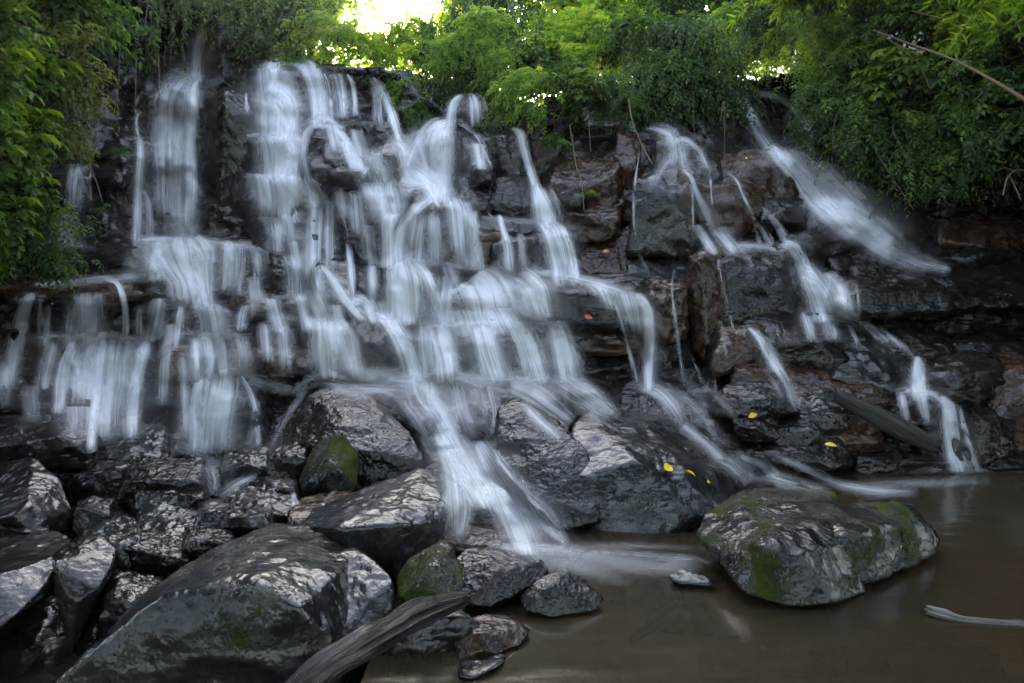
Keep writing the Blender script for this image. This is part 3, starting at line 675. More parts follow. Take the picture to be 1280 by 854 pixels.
def strip(parent, pts, dens, mat=None, name='water_veil', off=.07, edge=1.0, fin=.16, fout=.22, seed=0, hor=False):
    fout = max(fout, .3)
    """pts: (x, y, half width) along the flow in photo pixels"""
    p = np.asarray(pts, float)
    Lp = np.hypot(np.diff(p[:, 0]), np.diff(p[:, 1])).sum(); wmax = p[:, 2].max()
    nv = int(np.clip(Lp / 3, 14, 90)); nu = int(np.clip(wmax / 1.6, 6, 44)) | 1
    c, t = catmull(p, nv)
    tang = np.gradient(c[:, :2], axis=0); tang /= np.linalg.norm(tang, axis=1, keepdims=True) + 1e-9
    side = np.stack([tang[:, 1], -tang[:, 0]], 1)                     # across the flow
    if not hor:                                                       # sheets hang level across
        k = np.clip(np.abs(tang[:, 1:2]) * 1.4 - .35, 0, 1); lvl = np.array([[1.0, 0]])
        side = np.where(side[:, :1] < 0, -side, side) * (1 - k) + lvl * k
    s = np.linspace(-1, 1, nu)
    r_ = np.random.default_rng(1000 + seed)
    if wmax <= 6: c[:, 2] *= np.interp(np.arange(nv), np.linspace(0, nv - 1, 8), r_.uniform(.55, 1.25, 8))
    wob = 1 + .045 * np.convolve(r_.normal(size=nv + 8), np.ones(9) / 3, 'valid')[:, None] * np.sign(s)[None]
    X = c[:, 0:1] + side[:, 0:1] * c[:, 2:3] * s[None] * wob; Y = c[:, 1:2] + side[:, 1:2] * c[:, 2:3] * s[None] * wob
    D = depth(X, Y)
    dc = smooth(depth(c[:, 0], c[:, 1]), 2.5, 0)
    D = np.clip(D, dc[:, None] - 1.0, dc[:, None] + .7)
    # water leaves a lip ahead of the stone: forward envelope along the flow, then smoothing
    E = D.copy()
    for i in range(1, nv): E[i] = np.minimum(E[i], E[i - 1] + .045 * (t[1] - t[0]) / 3 * 1.4)
    E = smooth(E, 3.2, 0)
    if nu > 7: E = smooth(E, max(1.0, nu / 14), 1)
    Dm_ = D.copy()
    for sh_ in (-1, 1):
        for ax_ in (0, 1):
            r2 = np.roll(D, sh_, ax_)
            if ax_ == 0: r2[0 if sh_ == 1 else -1] = D[0 if sh_ == 1 else -1]
            else: r2[:, 0 if sh_ == 1 else -1] = D[:, 0 if sh_ == 1 else -1]
            Dm_ = np.minimum(Dm_, r2)
    E = np.minimum(E, smooth(Dm_, 1.0, 0) + .03) ; E = np.minimum(E, Dm_ + .02) - off
    E = smooth(E, .8, 0)
    W = P(X, Y, E)
    if hor is None or hor: W[..., 2] = np.maximum(W[..., 2], .012)
    W[..., 2] = np.maximum(W[..., 2], .010)
    v = np.linspace(0, 1, nv)[:, None]
    f = np.clip((1 - np.abs(s)) * 1.0 / (.92 * edge), 0, 1)[None]; f = f * f * (3 - 2 * f)
    jag = np.convolve(r_.normal(size=nu + 4), np.ones(5) / 2.2, 'valid')[None]
    fi = fin * np.clip(1 + .5 * jag, .35, 2); fo = fout * np.clip(1 + .6 * jag[:, ::-1], .3, 2.2)
    brk = 1 if wmax > 6 else .75 + .35 * np.clip(np.interp(np.arange(nv), np.linspace(0, nv - 1, 9), r_.normal(size=9)), -1.2, 1)[:, None]
    a = f * np.clip(v / fi, 0, 1) ** .8 * np.clip((1 - v) / fo, 0, 1) ** .8 * dens * brk
    scale = float(np.mean(E)) / F
    U = s[None] * c[:, 2:3].mean() * scale + seed * 3.37 + 0 * v; Vv = (t * scale)[:, None] + 0 * s[None] + seed * 1.7
    idx = np.arange(nv * nu).reshape(nv, nu)
    q = np.stack([idx[:-1, :-1], idx[1:, :-1], idx[1:, 1:], idx[:-1, 1:]], -1).reshape(-1, 4)
    org = np.array(parent.location)
    return mesh_np(name, W.reshape(-1, 3) - org, q, mat or M_FALL, parent=parent, uv=np.stack([U, Vv], -1).reshape(-1, 2), attrs={'dens': a.ravel()})

V, R, K = 'water_veil', 'water_run', 'spray'
CASC = [
 ('many thin braided runs wetting the lower ledges between the big veils', [
  (V, .55, [(200,372,12),(196,392,14),(190,420,16)]), (V, .5, [(226,380,8),(224,400,9),(220,430,10)]),
  (V, .6, [(246,420,14),(248,440,15),(250,470,17)]), (V, .5, [(300,416,12),(304,436,13),(306,466,14)]),
  (V, .5, [(330,402,10),(332,418,11),(334,446,12)]), (V, .45, [(352,404,9),(354,424,10),(356,462,11)]),
  (V, .55, [(316,344,12),(318,360,12),(320,392,12)]), (V, .5, [(340,372,14),(344,388,14),(350,412,15)]),
  (V, .6, [(372,366,12),(378,384,13),(384,410,14)]), (V, .55, [(420,380,10),(424,396,11),(430,410,12)]),
  (V, .6, [(464,330,8),(466,350,9),(468,380,10)]), (V, .55, [(560,326,10),(562,338,11),(566,352,12)]),
  (V, .6, [(470,374,16),(474,390,16),(482,404,15)]), (V, .6, [(530,398,12),(532,424,13),(536,470,15)]),
  (R, .6, [(380,470,10),(430,464,12),(480,468,14),(540,470,14)]), (R, .55, [(200,420,7),(250,418,8),(310,420,7)]),
  (R, .55, [(20,424,8),(80,420,9),(140,424,8)]), (V, .5, [(66,426,10),(60,450,12),(54,480,12)]),
  (V, .5, [(210,430,10),(206,456,12),(204,500,13)]), (V, .5, [(228,440,8),(230,470,10),(232,540,12)]),
  (V, .4, [(40,480,14),(40,500,14),(42,520,12)]), (R, .5, [(300,470,12),(340,480,14),(380,490,12)]),
  (R, .5, [(322,500,8),(318,530,9),(310,560,9)]), (V, .45, [(90,380,10),(88,400,10),(86,426,12)]),
  (V, .4, [(60,380,8),(58,400,8),(56,430,9)]),
 ]),
 ('thin films of water sliding over the middle blocks', [
  (V, .55, [(412,150,12),(416,164,12),(420,184,12)]), (V, .5, [(430,176,9),(434,190,10),(440,206,10)]),
  (V, .5, [(470,186,10),(472,204,11),(474,226,12)]), (V, .5, [(424,232,10),(426,250,11),(428,272,11)]),
  (V, .5, [(444,240,12),(446,260,13),(448,290,13)]), (V, .45, [(462,280,10),(462,300,11),(464,326,12)]),
  (V, .5, [(540,262,12),(542,286,13),(544,326,14)]), (V, .4, [(578,250,9),(582,262,9),(586,276,9)]),
  (V, .45, [(596,300,7),(598,316,8),(600,340,8)]), (V, .4, [(650,290,6),(652,310,7),(654,336,7)]),
  (V, .45, [(366,300,10),(368,314,10),(370,330,10)]), (V, .45, [(320,308,9),(322,324,9),(324,342,9)]),
  (V, .4, [(286,300,10),(284,320,10),(282,356,10)]), (V, .45, [(200,300,16),(196,318,16),(192,344,16)]),
  (R, .5, [(560,470,16),(620,474,18),(690,474,16)]),
 ]),
 ('weak trickles linking the side ledges above the fallen log', [
  (V, .55, [(1046,350,8),(1052,368,9),(1058,392,10)]), (V, .5, [(990,300,6),(1000,316,7),(1006,332,8)]),
  (V, .45, [(1060,404,6),(1066,416,6),(1072,430,6)]), (R, .5, [(960,470,6),(972,486,7),(980,504,7)]),
  (R, .45, [(880,480,8),(900,500,9),(920,524,9)]), (V, .4, [(900,400,4),(904,420,5),(908,446,5)]),
  (V, .55, [(1004,388,8),(1008,400,9),(1014,420,9)]), (V, .5, [(1076,400,7),(1090,412,8),(1104,424,8)]), (R, .6, [(930,588,14),(960,596,16),(1000,606,12),(1040,612,7)]), (V, .5, [(984,474,9),(990,490,9),(996,506,9)]), (V, .5, [(870,280,8),(880,296,9),(890,312,9)]), (V, .5, [(946,276,6),(956,290,7),(966,308,7)]), (V, .5, [(1034,394,16),(1038,404,16),(1042,420,14)]), (R, .4, [(850,470,8),(872,492,9),(890,516,9)]),
 ]),
 ('tallest slim white fall dropping off the far ledge beside the rock column', [
  (K, .7, [(262,8,14),(250,30,17),(244,62,20),(240,98,24)]),
  (V, .7, [(252,34,8),(246,64,10),(243,98,12)]),
  (V, .5, [(250,94,14),(226,100,26),(214,118,26),(210,160,26),(211,220,26),(212,300,28)]),
  (V, 1.0, [(254,92,8),(244,102,10),(240,140,10),(239,220,10),(238,300,11)]),
  (V, .4, [(230,96,18),(224,120,18),(223,200,16),(224,300,18)]),
  (V, .9, [(226,294,34),(226,306,50),(232,330,44),(240,352,34),(244,378,32)]),
  (V, .8, [(236,296,20),(250,310,22),(254,340,16),(256,378,14)]),
  (V, .4, [(296,304,22),(296,330,18),(292,362,16)]),
  (V, .55, [(316,310,4),(318,330,4),(319,354,4)]),
  (K, .35, [(200,280,30),(220,296,46),(225,312,56)]),
  (R, .7, [(170,300,8),(220,301,9),(290,306,8),(326,312,5)]),
 ]),
 ('thin forked trickle with a white elbow just outside the tallest fall', [
  (V, .5, [(180,112,4),(172,124,5),(168,138,5)]),
  (V, .7, [(172,140,4),(170,158,5),(173,172,5)]),
  (V, .75, [(172,168,7),(175,185,7),(173,220,7),(172,300,9)]),
  (V, .6, [(174,232,4),(183,246,5),(187,262,6),(187,306,9)]),
  (K, .25, [(180,160,16),(184,220,20),(186,300,26)]),
 ]),
 ('faint trickles on dark steps below the leafy bank', [
  (V, .5, [(103,160,4),(102,184,4),(101,206,5)]),
  (V, .42, [(96,203,10),(94,220,14),(92,256,14)]),
  (V, .45, [(80,262,18),(78,276,24),(80,302,26)]),
  (R, .5, [(40,302,5),(80,304,7),(124,310,6)]),
  (V, .25, [(112,160,3),(113,200,3),(113,252,3)]),
 ]),
 ('broad misty veil spilling over three ledges below the arching spout', [
  (V, .75, [(372,74,10),(358,66,11),(345,76,14),(338,100,18),(337,124,20)]),
  (V, .95, [(338,84,22),(344,110,32),(348,140,32),(348,172,32)]),
  (V, .8, [(334,120,26),(350,124,26),(358,150,22),(360,172,20)]),
  (V, .7, [(340,168,36),(346,180,36),(348,222,38)]),
  (V, .6, [(366,168,14),(366,190,14),(366,222,14)]),
  (V, .6, [(340,216,40),(344,232,40),(346,270,40)]),
  (V, .65, [(362,218,20),(364,240,20),(364,272,20)]),
  (R, .6, [(304,170,6),(340,168,7),(378,176,6)]),
  (R, .55, [(304,218,5),(345,221,6),(384,226,5)]),
  (V, .7, [(360,70,7),(380,84,11),(392,110,12),(396,154,12)]),
  (V, .55, [(372,68,6),(392,84,8),(402,110,9),(405,150,9)]),
  (V, .75, [(308,112,4),(308,124,4),(309,140,5)]),
  (K, .45, [(340,70,34),(345,110,44),(345,170,46)]),
  (K, .28, [(345,170,46),(345,230,48),(345,300,48)]),
  (V, .45, [(350,270,28),(352,290,26),(352,310,22)]),
 ]),
 ('pair of thin spouts falling clear from the sunlit rim', [
  (V, .8, [(404,90,3),(409,102,4),(413,126,4),(415,148,5)]),
  (V, .6, [(425,92,4),(428,110,5),(430,140,7)]),
  (V, .8, [(434,92,4),(440,104,5),(443,120,5),(444,142,6)]),
  (V, .35, [(420,90,14),(424,110,16),(428,142,18)]),
 ]),
 ('slanting thin spout falling from the rim under sunlit leaves', [
  (V, 1.0, [(466,95,5),(475,106,8),(484,128,8),(492,152,8),(500,180,7)]),
  (V, .45, [(464,98,5),(470,114,7),(474,150,8)]),
  (V, .6, [(480,180,16),(500,184,14),(506,206,9),(510,234,10)]),
 ]),
 ('bright crooked stream running down the middle of the upper steps', [
  (V, .75, [(396,152,5),(384,166,7),(380,186,6),(383,216,6),(388,240,8)]),
  (V, .8, [(388,158,8),(405,152,14),(420,160,10)]),
  (V, .9, [(418,156,6),(428,170,8),(440,190,9),(450,208,12)]),
  (V, .5, [(444,160,10),(448,176,14),(452,208,18)]),
  (V, .85, [(450,204,20),(466,208,22),(476,228,22)]),
  (V, .7, [(384,222,8),(392,236,14),(396,254,16)]),
  (V, .9, [(398,248,14),(394,262,14),(392,300,14),(392,340,14),(396,370,16)]),
  (V, .7, [(412,250,8),(412,280,8),(412,330,9)]),
  (V, .8, [(388,360,14),(396,380,18),(404,404,22)]),
  (V, .8, [(402,330,8),(414,344,10),(430,372,14),(450,396,12)]),
  (V, .85, [(404,400,22),(406,424,24),(408,466,26)]),
  (R, .7, [(380,402,6),(408,401,8),(440,408,7)]),
  (V, .75, [(430,402,10),(436,424,14),(444,466,16)]),
 ]),
 ('large central fan of white water below the small black cap', [
  (V, .8, [(580,118,5),(568,126,7),(564,140,8),(562,156,9)]),
  (V, .65, [(588,116,7),(592,128,9),(594,152,10)]),
  (V, .6, [(600,118,4),(606,130,5),(610,152,5)]),
  (V, .95, [(560,150,10),(546,160,22),(540,180,28),(540,214,28),(544,246,28)]),
  (V, .9, [(562,150,8),(558,164,11),(556,200,12),(556,250,14)]),
  (V, .5, [(552,152,12),(530,166,16),(514,190,15),(506,222,14)]),
  (V, .6, [(570,152,5),(584,160,6),(598,172,6),(606,190,5),(612,204,5)]),
  (V, .5, [(596,178,12),(598,190,12),(600,204,10)]),
  (K, .4, [(548,150,24),(540,190,44),(545,250,52)]),
 ]),
 ('rounded steps of silky water under the large central fan', [
  (V, .8, [(486,224,22),(484,234,26),(488,250,24),(494,272,18)]),
  (V, .85, [(500,222,26),(520,224,26),(538,236,16),(544,252,10)]),
  (V, .65, [(460,226,20),(464,232,22),(470,250,20),(472,272,16)]),
  (V, .75, [(490,266,14),(486,274,14),(484,300,12),(484,328,14)]),
  (V, .95, [(548,242,8),(530,254,9),(514,270,9),(503,288,11),(500,330,14)]),
  (V, .7, [(524,266,14),(520,290,16),(516,328,18)]),
  (V, .85, [(564,244,16),(570,258,18),(574,290,18),(578,332,20)]),
  (V, .5, [(590,262,8),(592,290,10),(594,330,12)]),
  (R, .8, [(476,328,7),(505,325,8),(545,330,8)]),
  (V, .95, [(500,324,12),(502,334,24),(506,356,30),(508,398,34)]),
  (V, .95, [(512,324,10),(530,340,9),(542,368,9),(552,402,11)]),
  (K, .35, [(520,250,50),(525,300,54),(520,360,50)]),
  (R, .55, [(552,326,16),(580,332,20),(610,334,14)]),
  (V, .8, [(434,302,5),(437,320,6),(440,364,7)]),
  (V, .5, [(426,262,2),(432,282,2),(436,304,2)]),
 ]),
 ('slim bent fall from the corner of the deep black wedge', [
  (V, .95, [(638,158,5),(648,164,7),(655,186,7),(662,210,8),(668,232,8)]),
  (V, .95, [(668,228,8),(674,244,14),(680,262,18),(684,282,18)]),
  (V, .5, [(686,230,4),(694,250,6),(700,276,6)]),
  (V, .85, [(684,276,20),(692,292,22),(700,318,22),(706,350,20)]),
  (V, .8, [(700,280,6),(712,306,7),(720,346,8)]),
  (R, .6, [(600,272,4),(640,276,5),(676,280,7)]),
  (V, .65, [(624,268,6),(628,284,6),(634,304,8),(637,332,9)]),
  (V, .4, [(608,262,2),(612,268,2),(620,274,2)]),
 ]),
 ('sheet of water sliding along the overhanging ledge and off its end', [
  (R, .9, [(650,340,6),(690,342,7),(730,350,9),(770,362,11),(802,376,12)]),
  (V, .95, [(796,366,9),(808,384,10),(812,410,10),(811,450,9),(810,484,9)]),
  (V, .8, [(766,372,6),(775,396,6),(784,430,5),(796,478,5)]),
  (V, .45, [(782,362,26),(788,384,26),(794,410,20)]),
  (V, .5, [(742,350,20),(752,362,18),(760,380,12)]),
  (K, .3, [(800,380,20),(806,430,24),(806,484,30)]),
 ]),
 ('wide row of silky little falls across two long steps', [
  (V, .85, [(590,344,48),(604,354,54),(612,370,56),(616,390,58)]),
  (V, .7, [(560,344,16),(556,366,16),(552,404,18)]),
  (V, .75, [(640,346,36),(660,360,34),(672,392,30)]),
  (V, .8, [(664,358,6),(672,376,7),(678,398,9)]),
  (V, .75, [(610,384,66),(616,396,70),(624,412,74)]),
  (R, .85, [(532,408,8),(580,404,9),(640,402,9),(712,408,9)]),
  (V, 1.0, [(546,404,18),(550,424,20),(556,446,20),(560,472,22)]),
  (V, .75, [(600,404,26),(606,424,26),(612,446,26),(620,472,28)]),
  (V, .85, [(646,404,22),(656,424,22),(664,446,22),(672,472,24)]),
  (V, .85, [(692,400,22),(700,420,22),(706,444,22),(712,472,24)]),
  (K, .25, [(620,400,90),(625,440,95),(630,476,100)]),
 ]),
 ('forked chutes dropping on both sides of the black faceted rock', [
  (V, .85, [(420,400,16),(424,424,18),(430,446,18),(438,472,20)]),
  (V, .9, [(470,392,10),(484,402,12),(500,424,15),(510,446,15),(518,474,17)]),
  (V, .55, [(490,394,14),(500,410,12),(512,430,10)]),
  (R, .7, [(452,384,10),(480,392,12),(520,404,10)]),
  (V, .8, [(440,372,14),(458,380,10),(464,398,7)]),
 ]),
 ('white apron of running water fanning down to the pool', [
  (R, .95, [(410,470,18),(450,474,24),(500,476,26),(540,480,26)]),
  (R, .85, [(520,466,36),(526,490,42),(548,520,42),(564,552,38)]),
  (R, .95, [(536,474,22),(540,500,24),(556,530,24),(572,560,22)]),
  (R, .7, [(600,470,30),(606,494,28),(612,520,22),(606,548,18)]),
  (R, .75, [(570,470,26),(572,496,26),(580,524,26),(590,552,26)]),
  (V, .95, [(556,540,26),(572,570,30),(590,598,34),(606,630,36)]),
  (V, .9, [(594,550,26),(612,580,30),(632,616,34),(652,660,36),(662,688,36)]),
  (V, .8, [(560,560,16),(570,600,18),(574,640,20),(572,664,16)]),
  (V, .8, [(630,600,20),(660,632,22),(690,660,16),(704,676,10)]),
  (R, .6, [(400,476,12),(440,488,16),(480,490,16),(510,510,10)]),
  (R, .8, [(500,500,8),(516,520,9),(532,548,10),(544,576,10)]),
  (R, .8, [(636,478,28),(660,490,34),(690,510,34),(716,530,22)]),
  (R, .85, [(690,472,24),(716,488,28),(740,506,24),(764,522,14)]),
  (R, .75, [(652,500,10),(668,520,12),(690,540,12),(704,556,8)]),
  (R, .7, [(720,478,12),(752,500,14),(776,520,10)]),
  (K, .3, [(560,470,80),(580,540,80),(610,600,70)]),
 ]),
 ('side branch winding down the broken slope to a tongue in the pool', [
  (R, .95, [(796,482,10),(822,490,16),(842,512,18),(858,540,14)]),
  (R, .6, [(830,484,14),(862,506,14),(886,530,14),(912,560,14)]),
  (R, .7, [(852,530,10),(884,556,12),(904,576,12)]),
  (R, .95, [(898,572,10),(916,580,14),(930,594,16),(938,606,14)]),
  (R, .8, [(920,568,8),(946,578,10),(966,592,10),(980,602,8)]),
  (R, .9, [(966,570,6),(992,580,7),(1018,592,8),(1048,604,8),(1090,612,8),(1150,615,7)]),
 ]),
 ('single thread of water down the red-brown block', [
  (V, .7, [(843,334,2.5),(840,352,3.5),(842,384,4),(848,430,4),(855,474,5)]),
  (V, .55, [(864,444,2.5),(870,458,3),(878,478,4)]),
 ]),
 ('three short falls over the thin brown overhanging ledge', [
  (V, .85, [(38,364,10),(33,378,12),(26,404,13),(18,440,14),(10,478,14)]),
  (V, .5, [(52,366,5),(50,390,6),(48,424,6)]),
  (V, .9, [(110,364,22),(110,378,22),(110,396,22),(109,424,23)]),
  (V, .85, [(128,346,6),(146,354,6),(154,374,6),(157,396,6),(157,420,7)]),
  (R, .7, [(40,356,6),(90,352,9),(140,346,10),(200,342,12)]),
  (V, .5, [(4,440,16),(2,470,16),(4,500,14)]),
  (K, .3, [(100,380,50),(100,430,64),(90,480,70)]),
  (R, .45, [(150,330,20),(190,336,26),(228,342,24)]),
 ]),
 ('lower curtain of white water in front of the dark wall', [
  (R, .7, [(72,424,7),(120,419,9),(190,426,8)]),
  (V, .75, [(134,418,56),(132,432,62),(128,468,62),(124,540,60)]),
  (V, .95, [(132,422,6),(124,460,8),(120,500,8),(114,556,8)]),
  (V, .85, [(94,424,10),(84,444,12),(78,470,12),(74,510,11)]),
  (V, .85, [(184,424,10),(178,440,11),(170,474,11),(164,540,11)]),
  (V, .6, [(112,422,14),(104,450,16),(100,500,15)]),
  (K, .35, [(130,470,60),(128,520,64),(125,560,60)]),
 ]),
 ('braided little falls fanning over a rounded lower rock', [
  (V, .65, [(258,378,22),(262,392,24),(266,416,26)]),
  (V, .8, [(264,414,24),(268,430,26),(270,450,26),(272,470,28)]),
  (R, .75, [(234,468,7),(280,462,9),(320,466,7)]),
  (V, .95, [(278,464,28),(274,480,32),(268,510,32),(264,560,30)]),
  (V, .7, [(250,470,10),(246,496,11),(246,556,12)]),
  (V, .8, [(300,468,6),(312,490,7),(320,520,6),(322,556,6)]),
  (V, .55, [(308,380,8),(304,392,9),(302,406,9)]),
  (V, .5, [(338,426,3),(340,440,3),(342,460,4)]),
  (V, .6, [(360,432,3),(361,446,4),(362,466,4)]),
  (V, .45, [(176,380,6),(174,400,7),(174,424,8)]),
  (V, .45, [(214,404,10),(212,420,10),(206,440,9)]),
  (R, .6, [(330,398,8),(350,396,10),(376,404,9)]),
  (V, .45, [(364,316,14),(368,336,14),(370,372,14)]),
  (R, .9, [(388,474,6),(374,498,6),(356,524,6),(344,548,8),(336,566,9)]),
  (R, .6, [(398,470,8),(376,482,8),(366,496,6)]),
  (K, .4, [(270,520,50),(268,560,56),(266,592,50)]),
 ]),
 ('foaming gap where the water slips between grey boulders', [
  (R, .9, [(262,582,9),(268,600,10),(266,620,9)]),
  (R, .9, [(322,592,8),(300,602,9),(284,612,9),(272,624,8)]),
  (R, .7, [(336,600,6),(348,608,6),(352,614,5)]),
  (R, .8, [(366,614,4),(367,624,4),(366,634,4)]),
  (R, .5, [(422,612,3),(408,624,3),(396,640,3)]),
  (K, .4, [(260,570,34),(268,592,40),(272,612,34)]),
 ]),
 ('long rushing far fall sweeping down a sloping chute', [
  (V, .95, [(910,106,6),(922,118,9),(938,142,11),(956,174,13),(974,196,15)]),
  (V, .75, [(944,116,5),(964,119,7),(986,131,9),(1004,149,11),(1020,172,11)]),
  (V, 1.0, [(964,180,13),(986,206,18),(1010,234,22),(1034,262,24),(1064,290,24)]),
  (V, .8, [(976,186,24),(1008,220,34),(1042,254,38),(1084,292,38)]),
  (V, .55, [(1000,180,16),(1030,214,26),(1066,252,32),(1104,294,32)]),
  (R, .95, [(1058,282,14),(1088,304,17),(1120,322,17),(1160,338,14)]),
  (R, .8, [(1090,296,12),(1120,312,16),(1150,326,14),(1190,338,10)]),
  (V, .5, [(1030,210,14),(1062,246,24),(1096,282,28),(1130,312,22)]),
  (K, .45, [(960,150,20),(1010,210,44),(1060,260,56),(1110,310,56)]),
  (K, .26, [(1030,170,16),(1070,220,40),(1120,270,50),(1170,320,44)]),
 ]),
 ('misty threads arching over the smooth dome and massive pillar', [
  (V, .4, [(804,158,6),(822,160,9),(838,168,14),(844,186,18),(846,210,20)]),
  (V, .45, [(836,176,6),(858,176,7),(872,188,8),(880,206,8)]),
  (V, .5, [(800,184,3),(798,200,3),(795,220,3),(792,260,3.5),(795,300,3.5),(806,336,4)]),
  (V, .6, [(850,210,4),(862,220,6),(870,240,7),(880,262,10),(892,288,12)]),
  (V, .55, [(888,220,3),(889,240,3),(890,262,4)]),
  (V, .65, [(906,214,3),(918,222,4),(928,242,4.5),(942,274,5)]),
  (V, .6, [(864,226,2.5),(866,260,3),(866,300,3)]),
  (K, .24, [(840,158,24),(860,190,40),(880,230,46),(890,280,40)]),
  (V, .3, [(846,190,10),(830,206,10),(816,230,8)]),
  (V, .4, [(787,126,4),(788,146,5),(790,164,6)]),
 ]),
 ('side stream dropping in fans to a shelf above the grey rock', [
  (V, .8, [(894,284,12),(904,296,14),(916,312,15)]),
  (R, .6, [(916,306,8),(950,308,9),(984,314,9)]),
  (V, .6, [(962,266,6),(974,284,7),(984,304,8)]),
  (V, .5, [(940,268,4),(944,284,4),(950,304,5)]),
  (V, .85, [(976,300,9),(994,312,12),(1004,330,13),(1010,350,16)]),
  (V, .8, [(1002,326,10),(1014,346,20),(1026,368,26),(1036,396,28)]),
  (V, .45, [(1030,340,14),(1048,360,16),(1058,392,14)]),
  (R, .9, [(1008,398,7),(1040,396,11),(1072,402,11),(1102,412,9)]),
  (V, .65, [(1070,352,2.5),(1072,366,3),(1074,390,4)]),
  (V, .45, [(897,322,2.5),(902,350,3),(910,384,4),(916,410,4)]),
  (V, .7, [(936,408,5),(948,422,6),(962,446,8),(980,474,9)]),
  (V, .4, [(940,410,8),(956,430,10),(970,460,12)]),
 ]),
 ('narrow winding stream dropping twice into the pool', [
  (R, .9, [(1098,408,5),(1116,424,6),(1134,438,7),(1146,450,8)]),
  (V, .95, [(1148,444,7),(1148,462,11),(1148,478,14),(1148,492,15)]),
  (R, .85, [(1118,490,7),(1148,488,9),(1172,496,9),(1184,508,7)]),
  (V, .95, [(1176,494,8),(1186,510,11),(1188,536,13),(1193,560,16),(1200,584,18)]),
  (V, .5, [(1126,490,7),(1128,504,8),(1132,520,8)]),
  (V, .45, [(1150,490,10),(1154,506,10),(1158,524,8)]),
  (V, .6, [(1198,504,4),(1206,536,5),(1216,570,7),(1222,584,7)]),
 ]),
 ('white foam spreading on the pool below the lowest chute', [
  (R, .75, [(610,680,8),(650,684,10),(690,687,9),(740,690,6)]),
  (R, .6, [(640,684,10),(700,690,12),(770,700,10),(840,712,8)]),
  (R, .5, [(650,690,10),(700,702,13),(750,718,11),(790,734,8)]),
  (R, .55, [(660,682,6),(730,684,8),(800,684,7),(870,688,4)]),
  (R, .35, [(640,692,16),(720,700,24),(800,706,22),(880,708,12)]),
  (R, .4, [(690,688,8),(760,692,9),(830,698,8),(900,704,5)]),
 ]),
 ('thin foam on the pool below the last drop', [
  (R, .7, [(1130,590,4),(1180,587,6),(1240,588,5),(1290,590,4)]),
  (R, .35, [(1060,606,6),(1140,604,9),(1240,600,8)]),
 ]),
]
ws = 0
for label, strips in CASC:
    foam = label.startswith(('white foam', 'thin foam'))
    p0 = strips[0][2][0] if not foam else strips[0][2][1]
    c = P(p0[0], p0[1], float(depth(p0[0], p0[1])))
    root = empty('pool_foam' if foam else 'waterfall', tuple(c))
    tag(root, label, 'foam' if foam else 'waterfall')
    for kind, dens, pts in strips:
        ws += 1
        if kind == V:
            q = [list(p) for p in pts]
            for p in q: p[2] *= 1.06 if p[2] > 6 else .95
            (ax_, ay_, aw_), (bx_, by_, bw_) = q[-2], q[-1]
            L = math.hypot(bx_ - ax_, by_ - ay_); e = 9 if bw_ > 6 else 4
            q.append([bx_ + (bx_ - ax_) / L * e, by_ + (by_ - ay_) / L * e, bw_ * 1.06])
            strip(root, q, dens * (1.75 if pts[-1][2] > 6 else 1.25), M_FALL, 'water_veil', seed=ws, off=.07, edge=1.05)
            if max(p[2] for p in pts) >= 9:
                strip(root, [(p[0], p[1], p[2] * 1.75 + 3) for p in q], dens * .17, M_MIST, 'spray', seed=ws + 500, off=.16, edge=1.1, fin=.3, fout=.3)
        elif kind == R: strip(root, pts, dens * 1.05, M_MIST if foam else M_RUN, 'foam_sheet' if foam else 'water_run', seed=ws, off=.05 if not foam else .0, edge=1.5, fin=.45 if foam else .2, fout=.6 if foam else .3, hor=True)
        else: strip(root, pts, dens * .38, M_MIST, 'spray', seed=ws, off=.3, edge=1.8, fin=.35, fout=.35)
# ------------------------------------------------------------------ plants
def leaf_material(name, c0, c1, c2, trans=.42, rough=.62):
    m, nt, out = nodes_of(name); N = NT(nt)
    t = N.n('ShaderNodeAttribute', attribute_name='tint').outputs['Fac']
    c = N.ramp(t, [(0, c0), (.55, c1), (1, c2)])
    b = N.n('ShaderNodeBsdfPrincipled', {'Base Color': c, 'Roughness': rough, 'Specular IOR Level': .3})
    tc = N.mix(1.0, c, (2.3, 2.2, .7), 'MULTIPLY')
    tl = N.n('ShaderNodeBsdfTranslucent', {'Color': tc})
    nt.links.new(N.n('ShaderNodeMixShader', {0: trans, 1: b.outputs[0], 2: tl.outputs[0]}).outputs[0], out.inputs[0]); return m
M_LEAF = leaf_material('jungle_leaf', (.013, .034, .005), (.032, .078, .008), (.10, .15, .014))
M_YLEAF = leaf_material('sunlit_tone_leaf', (.05, .12, .012), (.12, .21, .018), (.24, .28, .03), trans=.55)  # brighter yellow copy of the jungle leaf, backlit glow put into its colour
M_OLEAF = leaf_material('olive_leaf', (.03, .05, .015), (.06, .085, .025), (.13, .12, .04))
def wood_material(name, a, b_):
    m, nt, out = nodes_of(name); N = NT(nt)
    tc = N.n('ShaderNodeTexCoord').outputs['Object']
    n = N.n('ShaderNodeTexNoise', {'Vector': tc, 'Scale': 9.0, 'Detail': 6.0}).outputs['Fac']
    bp = N.n('ShaderNodeBump', {'Height': n, 'Strength': .6, 'Distance': .03}).outputs[0]
    b = N.n('ShaderNodeBsdfPrincipled', {'Base Color': N.mix(n, a, b_), 'Roughness': .7, 'Normal': bp})
    nt.links.new(b.outputs[0], out.inputs[0]); return m
M_STEM = wood_material('plant_stem', (.02, .03, .01), (.05, .05, .02))
M_BARK = wood_material('tree_bark', (.03, .022, .015), (.07, .055, .04))
M_CANE = wood_material('dry_cane', (.06, .036, .012), (.13, .08, .028))
M_ROOT = wood_material('bare_root', (.05, .035, .022), (.14, .10, .065))

